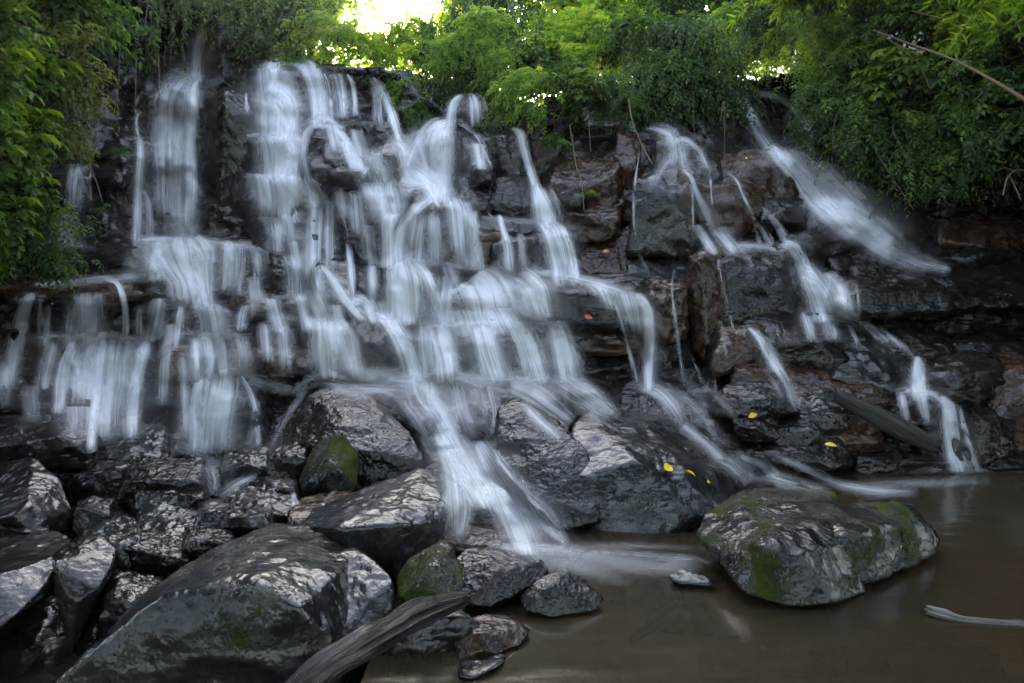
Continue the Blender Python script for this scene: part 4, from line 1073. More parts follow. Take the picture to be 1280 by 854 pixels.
def norm(a): return a / (np.linalg.norm(a, axis=-1, keepdims=True) + 1e-9)
class Leaves:
    def __init__(s): s.v = []; s.t = []
    def add(s, p, ax, nr, L, Wd, tint, droop=.25):
        """p,ax,nr (N,3); L,Wd,tint (N,)"""
        ax = norm(ax); sd = norm(np.cross(ax, nr)); nr = norm(np.cross(sd, ax))
        L = L[:, None]; Wd = Wd[:, None]
        up = nr
        b = p; tip = p + ax * L - up * L * droop
        l1 = p + ax * L * .3 + sd * Wd * .5 + up * Wd * .14; r1 = p + ax * L * .3 - sd * Wd * .5 + up * Wd * .14
        l2 = p + ax * L * .66 + sd * Wd * .36 + up * (Wd * .1 - L * droop * .4); r2 = p + ax * L * .66 - sd * Wd * .36 + up * (Wd * .1 - L * droop * .4)
        s.v.append(np.stack([b, r1, r2, tip, l2, l1], 1).reshape(-1, 3)); s.t.append(np.repeat(tint, 6))
    def build(s, name, mat, parent=None, loc=(0, 0, 0)):
        v = np.concatenate(s.v); t = np.concatenate(s.t); n = len(v) // 6
        k = np.arange(n)[:, None] * 6
        f = np.concatenate([k + np.array([[0, 1, 2, 3]]), k + np.array([[0, 3, 4, 5]])], 1).reshape(-1, 4)
        return mesh_np(name, v, f, mat, smooth=False, parent=parent, loc=loc, attrs={'tint': t})

def sprays(lv, base, dirs, length, nl, L, Wd, rg, droop=.5, tint=.5, spread=.9, tj=.3):
    """S arching twigs with paired leaves"""
    S = len(base); s = (np.arange(nl) + .6) / nl
    dirs = norm(dirs); length = np.broadcast_to(np.asarray(length, float), (S,))
    g = np.array([0, 0, -1.0])
    pos = base[:, None] + dirs[:, None] * (length[:, None, None] * s[None, :, None]) + g * (length[:, None] * droop * s[None] ** 2)[..., None]
    tg = norm(dirs[:, None] + g * (2 * droop * s[None, :, None]))
    side = norm(np.cross(tg, np.array([0, 0, 1.0]) + rg.normal(0, .15, (S, 1, 3))))
    sgn = np.where(np.arange(nl) % 2 == 0, 1.0, -1.0)[None, :, None]; sgn = np.repeat(sgn, S, 0); last = np.zeros((1, nl, 1)); last[:, -1] = 1
    ax = tg * .55 + side * sgn * spread * (1 - last) + rg.normal(0, .16, (S, nl, 3)) + g * .12 + tg * last
    nr = np.cross(side, tg); nr = np.where(nr[..., 2:3] < 0, -nr, nr) + rg.normal(0, .25, (S, nl, 3))
    M = S * nl
    tt = np.clip(np.broadcast_to(np.asarray(tint, float), (S,))[:, None] + rg.normal(0, tj, (S, 1)) * .7 + rg.normal(0, tj, (S, nl)) * .6, 0, 1)
    lv.add(pos.reshape(M, 3), ax.reshape(M, 3), nr.reshape(M, 3), L * rg.uniform(.65, 1.25, M), Wd * rg.uniform(.7, 1.2, M), tt.reshape(M))

def tube(paths, rad, sides=5):
    """list of polylines -> verts, quads ; rad: (r0, r1)"""
    V_, F_ = [], []; o = 0
    for k, p in enumerate(paths):
        p = np.asarray(p, float); n = len(p); t = norm(np.gradient(p, axis=0))
        ref = np.array([.31, .2, .93]); a = norm(np.cross(t, ref)); b = np.cross(t, a)
        r = np.linspace(rad[0], rad[1], n) if not isinstance(rad, list) else np.linspace(rad[k][0], rad[k][1], n)
        th = np.linspace(0, 2 * math.pi, sides, endpoint=False)
        ring = p[:, None] + r[:, None, None] * (a[:, None] * np.cos(th)[None, :, None] + b[:, None] * np.sin(th)[None, :, None])
        V_.append(ring.reshape(-1, 3)); i = np.arange(n * sides).reshape(n, sides) + o
        F_.append(np.stack([i[:-1], np.roll(i[:-1], -1, 1), np.roll(i[1:], -1, 1), i[1:]], -1).reshape(-1, 4)); o += n * sides
    return np.concatenate(V_), np.concatenate(F_)

def arc(a, b, sag=0.0, n=10, wig=0.0, rg=None):
    t = np.linspace(0, 1, n)[:, None]; a = np.asarray(a, float); b = np.asarray(b, float)
    p = a + (b - a) * t; p[:, 2] += sag * (4 * t[:, 0] * (1 - t[:, 0]))
    if wig: p += np.cumsum(rg.normal(0, wig, p.shape), 0) * np.sin(t * math.pi)
    return p

def in_dome(n, rg, zs=1.0):
    d = norm(rg.normal(size=(n, 3))); d[:, 2] = np.abs(d[:, 2]) * zs
    return d * (rg.uniform(.25, 1, n) ** .5)[:, None]

# every prototype: unit size about 1 m radius, base at the origin, facing -Y (towards the falls' foot)
def proto_shrub(seed, mat, leafL=.15, leafW=.07, n=230, tint=.45):
    rg = np.random.default_rng(seed); lv = Leaves()
    cl = in_dome(13, rg) * np.array([.85, .75, .95]) + np.array([0, 0, .15])
    k = rg.integers(0, 13, n); c = cl[k] + rg.normal(0, .16, (n, 3))
    d = c * np.array([1, 1, .6]) + rg.normal(0, .45, (n, 3)) + np.array([0, -.35, .25])
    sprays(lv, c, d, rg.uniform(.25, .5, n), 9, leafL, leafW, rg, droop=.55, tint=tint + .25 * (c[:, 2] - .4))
    st = [arc((0, 0, -.1), x, .1, 6, .02, rg) for x in cl]
    return ('shrub', 'foliage', lv, mat, st, (.02, .006))
def proto_hanger(seed, mat, n=260, tint=.45, leafL=.14, leafW=.065):
    rg = np.random.default_rng(seed); lv = Leaves()
    t = rg.uniform(0, 1, n); x = rg.normal(0, .5, n)
    c = np.stack([x, -.2 - .45 * np.sin(t * 2.2) + rg.normal(0, .15, n), .55 - 1.5 * t ** 1.4 + .2 * np.cos(x * 3) + rg.normal(0, .08, n)], 1)
    d = np.stack([x * .5 + rg.normal(0, .45, n), -.75 + rg.normal(0, .3, n), .15 - .5 * t + rg.normal(0, .3, n)], 1)
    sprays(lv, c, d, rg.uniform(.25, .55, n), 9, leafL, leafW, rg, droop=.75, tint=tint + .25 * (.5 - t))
    st = [arc((q * .6, 0, .1), (q, -.6, -.6 + .3 * rg.normal()), .35, 8, .02, rg) for q in rg.normal(0, .5, 12)]
    return ('hanging_shrub', 'foliage', lv, mat, st, (.016, .005))
def proto_vine(seed, mat, n=26, tint=.4):
    rg = np.random.default_rng(seed); lv = Leaves(); st = []
    for i in range(n):
        x = rg.normal(0, .42); y = rg.normal(0, .2); L = rg.uniform(.9, 2.3); m = int(L * 16)
        s = np.linspace(0, 1, m); w = .06 * np.sin(s * 7 + rg.uniform(0, 6))
        p = np.stack([x + w + .1 * s * rg.normal(), y - .12 * s + 0 * s, .5 - L * s], 1); st.append(p[::3])
        a = rg.uniform(0, 2 * math.pi, m)
        ax = np.stack([np.cos(a), np.sin(a) - .4, -.75 + 0 * a], 1); nr = np.stack([np.cos(a) * .5, np.sin(a) * .5 - .6, .7 + 0 * a], 1)
        lv.add(p, ax, nr, rg.uniform(.09, .16, m), rg.uniform(.05, .085, m), np.clip(tint + rg.normal(0, .22, m), 0, 1))
    return ('hanging_vine', 'foliage', lv, mat, st, (.007, .004))
def proto_bamboo(seed, mat, n=30, tint=.55):
    rg = np.random.default_rng(seed); lv = Leaves(); st = []
    for i in range(n):
        a = rg.normal(-1.57, 1.0); el = rg.uniform(.7, 1.35); L = rg.uniform(1.2, 2.1)
        d = np.array([math.cos(a) * math.cos(el), math.sin(a) * math.cos(el), math.sin(el)])
        s = np.linspace(0, 1, 14)[:, None]; p = d * L * s + np.array([0, 0, -1.0]) * L * .75 * s ** 2.4 + np.array([rg.normal(0, .15), rg.normal(0, .1), 0]); st.append(p)
        m = 44; q = np.clip(rg.uniform(.25, 1, m), 0, .999); f = q * 13; k = f.astype(int); b = p[k] * (1 - (f - k))[:, None] + p[k + 1] * (f - k)[:, None]
        ax = rg.normal(0, .6, (m, 3)) + d * .5 + np.array([0, -.1, -.55]); nr = rg.normal(0, .5, (m, 3)) + np.array([0, -.5, .8])
        lv.add(b, ax, nr, rg.uniform(.18, .32, m), rg.uniform(.022, .036, m), np.clip(tint + rg.normal(0, .2, m), 0, 1), droop=.35)
    return ('bamboo_clump', 'foliage', lv, mat, st, (.012, .004))
def proto_fern(seed, mat, n=20, tint=.5):
    rg = np.random.default_rng(seed); lv = Leaves()
    a = rg.uniform(0, 2 * math.pi, n); el = rg.uniform(.2, 1.0, n)
    d = np.stack([np.cos(a) * np.cos(el), np.sin(a) * np.cos(el) - .3, np.sin(el)], 1)
    sprays(lv, np.zeros((n, 3)) + rg.normal(0, .06, (n, 3)), d, rg.uniform(.7, 1.1, n), 26, .17, .04, rg, droop=.7, tint=tint, spread=1.6, tj=.12)
    st = [np.array([[0, 0, -.05]]) + d[i] * np.linspace(0, .5, 5)[:, None] for i in range(n)]
    return ('fern', 'fronds', lv, mat, st, (.006, .003))
def proto_tree(seed, mat, n=900, tint=.4, h=6.5):
    rg = np.random.default_rng(seed); lv = Leaves(); st = []; rad = []
    top = np.array([rg.normal(0, .4), rg.normal(0, .4), h * .62]); tr = arc((0, 0, -.4), top, 0, 12, .03, rg); st.append(tr); rad.append((.16, .08))
    cl = []
    for i in range(22):
        b = tr[rg.integers(5, 12)]; a = rg.uniform(0, 6.28); e = b + np.array([math.cos(a) * rg.uniform(.7, 2.0), math.sin(a) * rg.uniform(.7, 2.0), rg.uniform(-.3, 2.0)])
        st.append(arc(b, e, .15, 8, .03, rg)); rad.append((.05, .012)); cl += [e, (b + 2 * e) / 3]
    cl = np.array(cl); k = rg.integers(0, len(cl), n); c = cl[k] + rg.normal(0, .33, (n, 3))
    d = (c - np.array([0, 0, h * .5])) * np.array([1, 1, .5]) + rg.normal(0, .6, (n, 3))
    sprays(lv, c, d, rg.uniform(.35, .7, n), 9, .19, .085, rg, droop=.5, tint=tint)
    return ('jungle_tree', 'crown', lv, mat, st, rad)

def realize(pr, leafname=None):
    nm, part, lv, mat, st, rad = pr
    root = empty(nm); lv.build(part, mat, root)
    v, f = tube(st, rad); mesh_np('trunk' if part == 'crown' else 'stem', v, f, M_BARK if part == 'crown' else M_STEM, parent=root)
    return root
PROTO = {
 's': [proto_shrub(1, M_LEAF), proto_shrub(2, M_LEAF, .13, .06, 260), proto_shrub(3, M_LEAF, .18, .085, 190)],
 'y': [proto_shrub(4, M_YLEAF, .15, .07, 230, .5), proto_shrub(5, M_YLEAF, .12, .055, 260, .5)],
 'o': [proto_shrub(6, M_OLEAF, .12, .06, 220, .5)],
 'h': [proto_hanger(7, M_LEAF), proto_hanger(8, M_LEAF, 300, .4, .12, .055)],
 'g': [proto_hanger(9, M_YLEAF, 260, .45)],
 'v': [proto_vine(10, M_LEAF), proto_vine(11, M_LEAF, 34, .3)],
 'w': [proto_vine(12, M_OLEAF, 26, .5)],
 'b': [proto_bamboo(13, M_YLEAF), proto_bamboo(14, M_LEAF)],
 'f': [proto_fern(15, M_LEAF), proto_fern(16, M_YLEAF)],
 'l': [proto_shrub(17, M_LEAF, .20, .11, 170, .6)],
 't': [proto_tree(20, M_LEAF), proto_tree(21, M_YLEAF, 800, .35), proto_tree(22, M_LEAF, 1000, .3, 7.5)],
}
USED = {}
def plant(kind, px, py, d, sc, label, group=None, var=0, rz=None, stretch=1.0, lean=0.0):
    ps = PROTO[kind]; var %= len(ps); key = (kind, var)
    if key not in USED: root = USED[key] = realize(ps[var])
    else:
        src = USED[key]; root = src.copy(); COL.objects.link(root)
        for ch in list(src.children):
            c = ch.copy(); COL.objects.link(c); c.parent = root
    root.location = P(px, py, d)
    rg = random.Random(int(px * 7 + py * 13))
    root.rotation_euler = (lean, 0, rg.uniform(-.7, .7) if rz is None else rz)
    root.scale = (sc, sc, sc * stretch)
    for k in ('group',):
        if k in root.keys(): del root[k]
    tag(root, label, {'t': 'tree', 'v': 'vine', 'w': 'vine', 'b': 'bamboo', 'f': 'fern'}.get(kind, 'shrub'), group)
    return root

GL = 'leafy shrubs covering the bank beside the faint trickles'
LL = 'large-leaved bright green shrub on the bank beside the faint trickles'
for i, (x, y, d, s) in enumerate([(-25,60,8.4,.72),(-40,130,8.0,.7),(12,190,9.0,.62),(-30,225,8.2,.7),(8,262,9.0,.5),(-30,300,8.2,.6),(20,118,9.6,.66)]):
    plant('l', x, y, d, s, LL, GL, i)
OL = 'olive small-leaved shrub hanging over the dark trickles'
for i, (x, y, d, s) in enumerate([(72,100,10.2,.66),(96,140,10.6,.55),(58,205,10.0,.5),(84,195,10.8,.4)]):
    plant('o', x, y, d, s, OL, 'olive shrubs over the trickles', i)
plant('w', 88, 130, 10.0, .62, 'ragged olive creeper trailing down beside the faint trickles')
plant('s', 60, 40, 11.0, 1.0, 'shaded shrub topping the bank of the faint trickles', GL, 0)
plant('s', 20, 30, 10.5, 1.0, 'shaded shrub topping the bank of the faint trickles', GL, 1)
plant('s', 30, 345, 9.3, .45, 'low leafy shrub just above the thin brown ledge', None, 2)
plant('h', 44, 280, 9.6, .6, 'drooping shrub over the smooth dark shelf', None, 1)
plant('f', 152, 190, 12.6, .35, 'tiny fern in the shade beside the forked trickle', None, 0)
plant('t', 150, 30, 15.5, .9, 'dark trunked tree rooted above the bare cliff', None, 2)
plant('h', 180, 0, 15.0, 1.3, 'shaded shrub overhanging the bare cliff', 'shrubs overhanging the bare cliff', 0)
plant('h', 120, -10, 14.0, 1.3, 'shaded shrub overhanging the bare cliff', 'shrubs overhanging the bare cliff', 1)
plant('h', 196, -22, 16.4, 1.0, 'shaded shrub overhanging the bare cliff', 'shrubs overhanging the bare cliff', 1)
plant('h', 238, -26, 17.4, .7, 'leafy shrub over the start of the tallest fall', None, 1)
plant('h', 258, -8, 17.0, .55, 'small shrub overhanging the head of the tallest fall', None, 0)
plant('v', 190, 25, 15.3, .9, 'thin dangling vine in front of the bare cliff', None, 0)
RIM = 'lush shrub overhanging the rim above the broad misty veil'
for i, (x, y, d, s) in enumerate([(312,10,17.6,.85),(330,34,17.2,.95),(372,30,17.6,1.1),(402,52,17.0,.85),(350,0,18.5,1.3),(412,20,18.2,1.2)]):
    plant('hhhggg'[i], x, y, d, s, RIM, 'shrubs on the rim above the misty veil', i)
plant('v', 316, 20, 16.9, .9, 'thread-like vines hanging next to the arching spout', None, 1)
plant('y', 436, 74, 17.4, .8, 'sunlit yellow-green shrub at the edge of the bright sky gap', None, 0)
plant('f', 448, 100, 16.4, .45, 'small pale fern under the sunlit rim', None, 1)
for i, (x, y, d, s) in enumerate([(585,62,16.4,.6),(606,40,16.8,.7),(556,70,16.8,.6),(630,84,16.0,.5)]):
    plant('g', x, y, d, s, 'fresh yellow-green shrub half hiding the vine curtain', 'fresh shrubs before the vine curtain', i)
SU = 'sunlit light green shrub below the bright sky gap'
for i, (x, y, d, s) in enumerate([(470,84,18.6,.75),(500,92,18.0,.75),(528,104,17.4,.8),(520,70,18.8,.95),(548,92,17.6,.85),(545,60,18.6,1.0)]):
    plant('y', x, y, d, s, SU, 'sunlit shrubs below the sky gap', i)
plant('g', 505, 112, 17.0, .6, 'sunlit trailing shrub between the two thin spouts and the fan')
plant('f', 522, 122, 16.6, .5, 'yellow-green fern drooping over the dark bank', None, 1)
plant('h', 470, 118, 17.2, .5, 'small shaded shrub between the thin spouts', None, 1)
plant('h', 520, 150, 16.4, .5, 'mossy low shrub in the dark gap above wet rock', None, 0)
for i, (x, y, d, s) in enumerate([(566,50,17.4,1.2),(590,70,16.8,1.1),(612,92,16.6,1.0),(628,50,17.2,1.2),(600,20,18.2,1.4)]):
    plant('v', x, y, d, s, 'dark curtain of leafy vines hanging behind the small black cap', 'vine curtains behind the black cap', i)
plant('h', 575, 98, 16.6, .6, 'shrub drooping onto the small black cap', None, 0)
plant('h', 632, 120, 16.2, .6, 'dark shrub above the glittering sloped rock', None, 1)
BR = 'broad spreading shrub with pale leaf tips over the dry rock pile'
for i, (x, y, d, s) in enumerate([(662,118,15.2,.7),(694,126,14.8,.62),(730,130,14.6,.6),(764,122,15.0,.62),(712,108,15.4,.6),(672,92,16.0,.7)]):
    plant('gslhsl'[i], x, y, d, s, BR, 'spreading shrubs over the dry rock pile', i)
plant('f', 780, 128, 14.4, .6, 'palm-like fern tuft over the black crevice', None, 0)
plant('f', 700, 180, 14.2, .32, 'small bright fern growing out of the dim bank wall', None, 1)
plant('s', 694, 184, 14.3, .25, 'little round-leaved plant clinging to the dim bank wall', None, 2)
plant('f', 738, 241, 12.9, .16, 'tiny green sprig sprouting on the lichen stone', None, 1)
plant('v', 815, 70, 15.6, 1.0, 'shadowy vines beside the misty threads', 'shadowy vines beside the misty threads', 0)
plant('v', 848, 60, 15.4, 1.1, 'shadowy vines beside the misty threads', 'shadowy vines beside the misty threads', 1)
plant('v', 880, 70, 15.2, 1.0, 'shadowy vines beside the misty threads', 'shadowy vines beside the misty threads', 0)
for i, (x, y, d, s) in enumerate([(815,104,15.6,.8),(850,106,15.4,.85),(882,100,15.6,.8),(862,70,16.2,1.1)]):
    plant('h', x, y, d, s, 'dim blue-green shrub hazed by spray above the smooth dome', 'dim shrubs above the smooth dome', i)
plant('s', 790, 70, 16.4, 1.0, 'dark leafy shrub between the warm gap and the misty threads', None, 1)
FS = 'bright fresh shrub on the bank above the long far fall'
for i, (x, y, d, s) in enumerate([(915,36,18.8,.8),(955,50,18.2,.7),(990,56,17.4,.75),(1022,84,16.4,.6),(1034,62,16.0,.75),(940,10,18.4,1.2),(1010,40,16.6,.9)]):
    plant('g' if i % 2 == 0 else 'h', x, y, d, s, FS, 'fresh shrubs above the far fall', i)
plant('b', 985, 10, 15.4, 1.15, 'drooping bamboo leaves above the fresh shrubs', 'bamboo above the far fall', 0)
plant('b', 1030, 16, 14.8, 1.15, 'drooping bamboo leaves above the fresh shrubs', 'bamboo above the far fall', 0)
plant('b', 1010, -30, 15.4, 1.3, 'drooping bamboo leaves above the fresh shrubs', 'bamboo above the far fall', 1)
DS = 'dark pinnate shrub on the shaded bank under the fallen cane'
for i, (x, y, d, s) in enumerate([(1040,124,14.8,.8),(1074,104,14.4,.85),(1088,150,13.8,.85),(1120,128,13.4,.85),(1130,172,13.2,.8),(1086,196,13.6,.7),(1160,150,12.8,.85),(1166,204,12.8,.7),(1110,226,13.6,.55),(1195,170,12.4,.85)]):
    plant('hshlhofhsh'[i], x, y, d, s, DS, 'dark shrubs on the shaded bank', i)
plant('h', 1032, 176, 15.0, .5, 'small yellowish shrub beside the glittering rock of the far fall', None, 1)
plant('s', 1210, 222, 12.0, .5, 'low dark shrub over the big dim boulder', None, 0)
plant('f', 1180, 238, 12.2, .45, 'dark fern hanging over the dim boulder', None, 0)
plant('f', 1085, 252, 13.9, .3, 'tiny fern in the spray of the far fall', None, 0)
for i, (x, y, d, s) in enumerate([(1130,40,14.2,1.0),(1180,50,13.6,1.0),(1225,90,12.6,.95),(1262,120,12.0,.9),(1290,70,11.8,1.0),(1240,150,12.2,.8),(1285,170,11.6,.8),(1230,30,13.2,1.0)]):
    plant('y' if i in (2, 4, 7) else 's', x, y, d, s, 'loose green shrub behind the fallen cane', 'loose shrubs behind the fallen cane', i)
plant('b', 1215, 20, 12.8, 1.0, 'yellowish bamboo sprays behind the fallen cane', 'bamboo behind the fallen cane', 0)
plant('b', 1275, 60, 12.0, 1.0, 'yellowish bamboo sprays behind the fallen cane', 'bamboo behind the fallen cane', 0)
for i, (x, y, d, s) in enumerate([(692,62,19.5,.9),(728,74,19.0,.85),(762,60,19.6,.9),(800,72,18.6,.8),(710,28,20.5,1.1),(770,24,20.5,1.1),(735,98,17.6,.75),(700,92,17.6,.7),(768,92,18.0,.7),(740,60,18.6,.9),(962,80,18.8,.7),(935,86,19.2,.7),(905,84,19.0,.7)]):
    plant('y', x, y, d, s, 'yellow-lit shrub in the warm gap beyond the dry rock pile', 'yellow-lit shrubs in the warm gap', i)
# trees standing on the high ground behind the rim
TR = [('t',260,60,21,1.15,2),('t',330,70,22,1.2,0),('t',372,75,23,1.2,1),('t',606,95,21,1.1,2),('t',645,100,24,1.1,0),('t',740,60,30,1.1,1),('t',830,100,20.5,1.2,2),('t',890,95,22,1.2,0),('t',960,90,22,1.15,2),('t',1050,90,20,1.1,0),('t',1120,60,18,1.1,1),('t',1190,40,17,1.0,0),('t',1260,30,16,1.05,1),('t',90,40,15,1.1,0),('t',20,20,13,1.0,2)]
for i, (k, x, y, d, s, v) in enumerate(TR):
    s *= .74; d += 1.0
    plant(k, x, y, d, s, 'tall leafy jungle tree standing back from the rim', 'jungle trees behind the rim', v)
plant('t', 1165, 40, 14.0, .9, 'dark trunked tree behind the fallen cane', None, 2)

# far forest: one mass of leaves, thinner where light comes through
rg = np.random.default_rng(50); lv = Leaves()
n = 8500
x = rg.uniform(60, 1290, n); y = rg.uniform(-110, 118, n); d = rg.uniform(22, 31, n)
dens = .75 + .5 * fbm(np.stack([x / 60, y / 50, d / 3], 1), 3, 60)
dens -= 1.6 * np.exp(-((x - 486) / 42) ** 2 - ((y - 0) / 62) ** 2) - .6 * np.exp(-((x - 740) / 90) ** 2 - ((y - 62) / 44) ** 2) + .4 * np.exp(-((x - 1220) / 80) ** 2 - ((y - 20) / 40) ** 2) + .5 * np.exp(-((x - 330) / 40) ** 2 - ((y - 18) / 16) ** 2)
keep = rg.uniform(0, 1, n) < dens
x, y, d = x[keep], y[keep], d[keep]; c = P(x, y, d)
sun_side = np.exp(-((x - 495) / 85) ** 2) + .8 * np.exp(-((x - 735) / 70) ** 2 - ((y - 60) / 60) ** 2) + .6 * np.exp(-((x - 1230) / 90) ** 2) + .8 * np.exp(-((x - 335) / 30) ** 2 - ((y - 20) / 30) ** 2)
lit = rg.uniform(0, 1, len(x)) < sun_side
for nm_, mk_, mt_ in (('distant_foliage', ~lit, M_LEAF), ('sunlit_foliage', lit, M_YLEAF)):  # leaves near the gaps get the yellow material, sunlight put into colour
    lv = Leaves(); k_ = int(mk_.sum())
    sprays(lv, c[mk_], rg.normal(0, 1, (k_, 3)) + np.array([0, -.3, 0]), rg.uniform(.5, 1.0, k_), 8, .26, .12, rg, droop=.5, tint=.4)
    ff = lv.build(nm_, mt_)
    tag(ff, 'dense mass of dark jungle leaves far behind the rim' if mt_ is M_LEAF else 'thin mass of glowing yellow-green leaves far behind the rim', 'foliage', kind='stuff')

# unseen leaf mass behind and around the viewer, added to block sky light
lv = Leaves(); n = 13000
a = rg.uniform(math.radians(160), math.radians(380), n); zz = rg.uniform(0, 1, n) * 15; rr = rg.uniform(10, 14, n) - np.clip(zz - 9, 0, 6) * 1.05
c = np.stack([1 + rr * np.cos(a) * 1.15, -1 + rr * np.sin(a) * .9, zz], 1)
m_ = n // 5; q_ = n // 6
c[:m_] = np.stack([rg.uniform(-11, 12, m_), rg.uniform(-8, 0.5, m_), rg.uniform(10.5, 14, m_)], 1)  # canopy added overhead to narrow the sky opening
c[m_:m_ + q_] = np.stack([rg.uniform(-13, -6.0, q_), rg.uniform(0, 12, q_), rg.uniform(10, 13, q_)], 1)  # side canopies added to darken both flanks
c[m_ + q_:m_ + 2 * q_] = np.stack([rg.uniform(8.5, 15, q_), rg.uniform(0, 12, q_), rg.uniform(10, 13, q_)], 1)
sprays(lv, c, rg.normal(0, 1, (n, 3)), rg.uniform(.5, 1.0, n), 7, .36, .2, rg, droop=.5, tint=.25)
ob = lv.build('sky_block_foliage', M_LEAF)
tag(ob, 'unseen mass of leaves around the viewer added to block sky light', 'foliage', kind='stuff')

# ------------------------------------------------------------------ logs, cane, roots, twigs, fallen leaves
def log_material(name, a, b_, c_):
    m, nt, out = nodes_of(name); N = NT(nt)
    uv = N.n('ShaderNodeUVMap', uv_map='UVMap').outputs[0]
    g = N.n('ShaderNodeTexNoise', {'Vector': N.n('ShaderNodeMapping', {'Vector': uv, 'Scale': (26, 1.3, 1)}).outputs[0], 'Scale': 1.0, 'Detail': 5.0, 'Roughness': .6, 'Distortion': .5}).outputs['Fac']
    h = N.n('ShaderNodeTexNoise', {'Vector': N.n('ShaderNodeMapping', {'Vector': uv, 'Scale': (5, 2.2, 1)}).outputs[0], 'Scale': 1.0, 'Detail': 5.0}).outputs['Fac']
    c = N.mix(N.ramp(g, [(.35, 0), (.65, 1)]), a, b_); c = N.mix(N.ramp(h, [(.5, 0), (.7, .8)]), c, c_)
    bp = N.n('ShaderNodeBump', {'Height': N.math('ADD', g, h), 'Strength': .9, 'Distance': .05}).outputs[0]
    b = N.n('ShaderNodeBsdfPrincipled', {'Base Color': c, 'Roughness': N.ramp(g, [(.3, .15), (.7, .4)]), 'Specular IOR Level': .35, 'Normal': bp})
    nt.links.new(b.outputs[0], out.inputs[0]); return m
M_LOG = log_material('wet_driftwood', (.002, .0015, .0012), (.014, .011, .009), (.003, .0025, .002))
M_LOG2 = log_material('wet_grey_log', (.012, .011, .010), (.06, .052, .044), (.02, .017, .013))
M_LOG3 = log_material('bleached_branch', (.05, .045, .04), (.28, .26, .24), (.12, .10, .085))

def log(name, pts, mat, seed, label, cat, ragged=.25, sides=26, cap=True):
    """pts: (px, py, d, radius m)"""
    A = np.asarray(pts, float); n = 60
    W = P(A[:, 0], A[:, 1], A[:, 2]); Q, t = catmull(np.concatenate([W, A[:, 3:]], 1), n)
    c, r = Q[:, :3], np.maximum(Q[:, 3], .003)
    tg = norm(np.gradient(c, axis=0)); a = norm(np.cross(tg, np.array([0, 0, 1.0]))); b = np.cross(a, tg)
    th = np.linspace(0, 2 * math.pi, sides, endpoint=False)
    rid = fbm(np.stack([np.cos(th)[None] * 2 + 0 * t[:, None], np.sin(th)[None] * 2 + 0 * t[:, None], t[:, None] * 1.2 + 0 * th[None]], -1).reshape(-1, 3) + seed, 4, seed, gain=.65).reshape(n, sides)
    rr = r[:, None] * (1 + ragged * rid * 1.6)
    V3 = c[:, None] + rr[..., None] * (a[:, None] * np.cos(th)[None, :, None] + b[:, None] * np.sin(th)[None, :, None] * .85)
    # torn ends
    V3[0] += -tg[0] * (np.abs(fbm(np.stack([np.cos(th) * 3, np.sin(th) * 3, 0 * th], -1), 3, seed + 2))[:, None] * r[0] * 1.5)
    V3[-1] += tg[-1] * (np.abs(fbm(np.stack([np.cos(th) * 3, np.sin(th) * 3, 0 * th + 5], -1), 3, seed + 2))[:, None] * r[-1] * 1.5)
    V_ = np.concatenate([V3.reshape(-1, 3), c[:1] + tg[:1] * r[0] * .3, c[-1:] - tg[-1:] * r[-1] * .3])
    i = np.arange(n * sides).reshape(n, sides)
    q = np.stack([i[:-1], np.roll(i[:-1], -1, 1), np.roll(i[1:], -1, 1), i[1:]], -1).reshape(-1, 4)
    e0 = np.stack([np.full(sides, n * sides), np.roll(i[0], -1), i[0], i[0]], 1); e1 = np.stack([np.full(sides, n * sides + 1), i[-1], np.roll(i[-1], -1), np.roll(i[-1], -1)], 1)
    f3 = [list(x) for x in q] + [list(x[:3]) for x in e0] + [list(x[:3]) for x in e1]
    uu = np.minimum(th, 2 * math.pi - th) / math.pi
    UVv = np.concatenate([np.stack([np.broadcast_to(uu[None], (n, sides)), np.broadcast_to(t[:, None], (n, sides))], -1).reshape(-1, 2), [[0, 0], [0, 1]]])
    org = V_[:, :].mean(0); org[2] = V_[:, 2].min()
    me = bpy.data.meshes.new(name); me.from_pydata((V_ - org).tolist(), [], f3); me.polygons.foreach_set('use_smooth', np.ones(len(f3), bool))
    l = me.uv_layers.new(name='UVMap'); li = np.zeros(len(me.loops), np.int32); me.loops.foreach_get('vertex_index', li); l.data.foreach_set('uv', UVv[li].astype(np.float32).ravel())
    me.materials.append(mat); o = bpy.data.objects.new(name, me); COL.objects.link(o); o.location = org
    tag(o, label, cat); return o
log('driftwood_log', [(350,880,3.45,.062),(400,840,3.65,.07),(445,812,3.85,.078),(490,786,4.08,.07),(515,771,4.2,.078),(545,759,4.32,.066),(580,748,4.45,.04)], M_LOG, 3, 'weathered driftwood log with torn end lying against the green mossy boulder', 'log', .6)
log('fallen_log', [(1046,494,8.75,.10),(1085,514,8.6,.14),(1125,535,8.45,.14),(1168,556,8.3,.11)], M_LOG2, 5, 'grey split log lying slantwise among rocks of the winding stream', 'log', .25)
log('water_worn_branch', [(1164,766,4.90,.05),(1180,771,4.86,.055),(1196,775,4.83,.042),(1240,780,4.79,.05),(1300,786,4.73,.055)], M_LOG3, 7, 'pale gleaming branch half sunk in the pool', 'branch', .7)
log('sunken_stick', [(790,800,4.72,.03),(812,785,4.90,.05),(846,762,5.16,.05)], M_LOG, 9, 'short dark stick lying submerged in the pool', 'stick', .4)
def canes(name, paths, mat, label, cat, group=None):
    pp = []; rad = []
    for pts, r in paths:
        A = np.asarray(pts, float); c, t = catmull(P(A[:, 0], A[:, 1], A[:, 2]), 24); pp.append(c); rad.append(r)
    org = pp[0][0].copy()
    v, f = tube(pp, rad, 8); o = mesh_np(name, v - org, f, mat, loc=org); tag(o, label, cat, group); return o
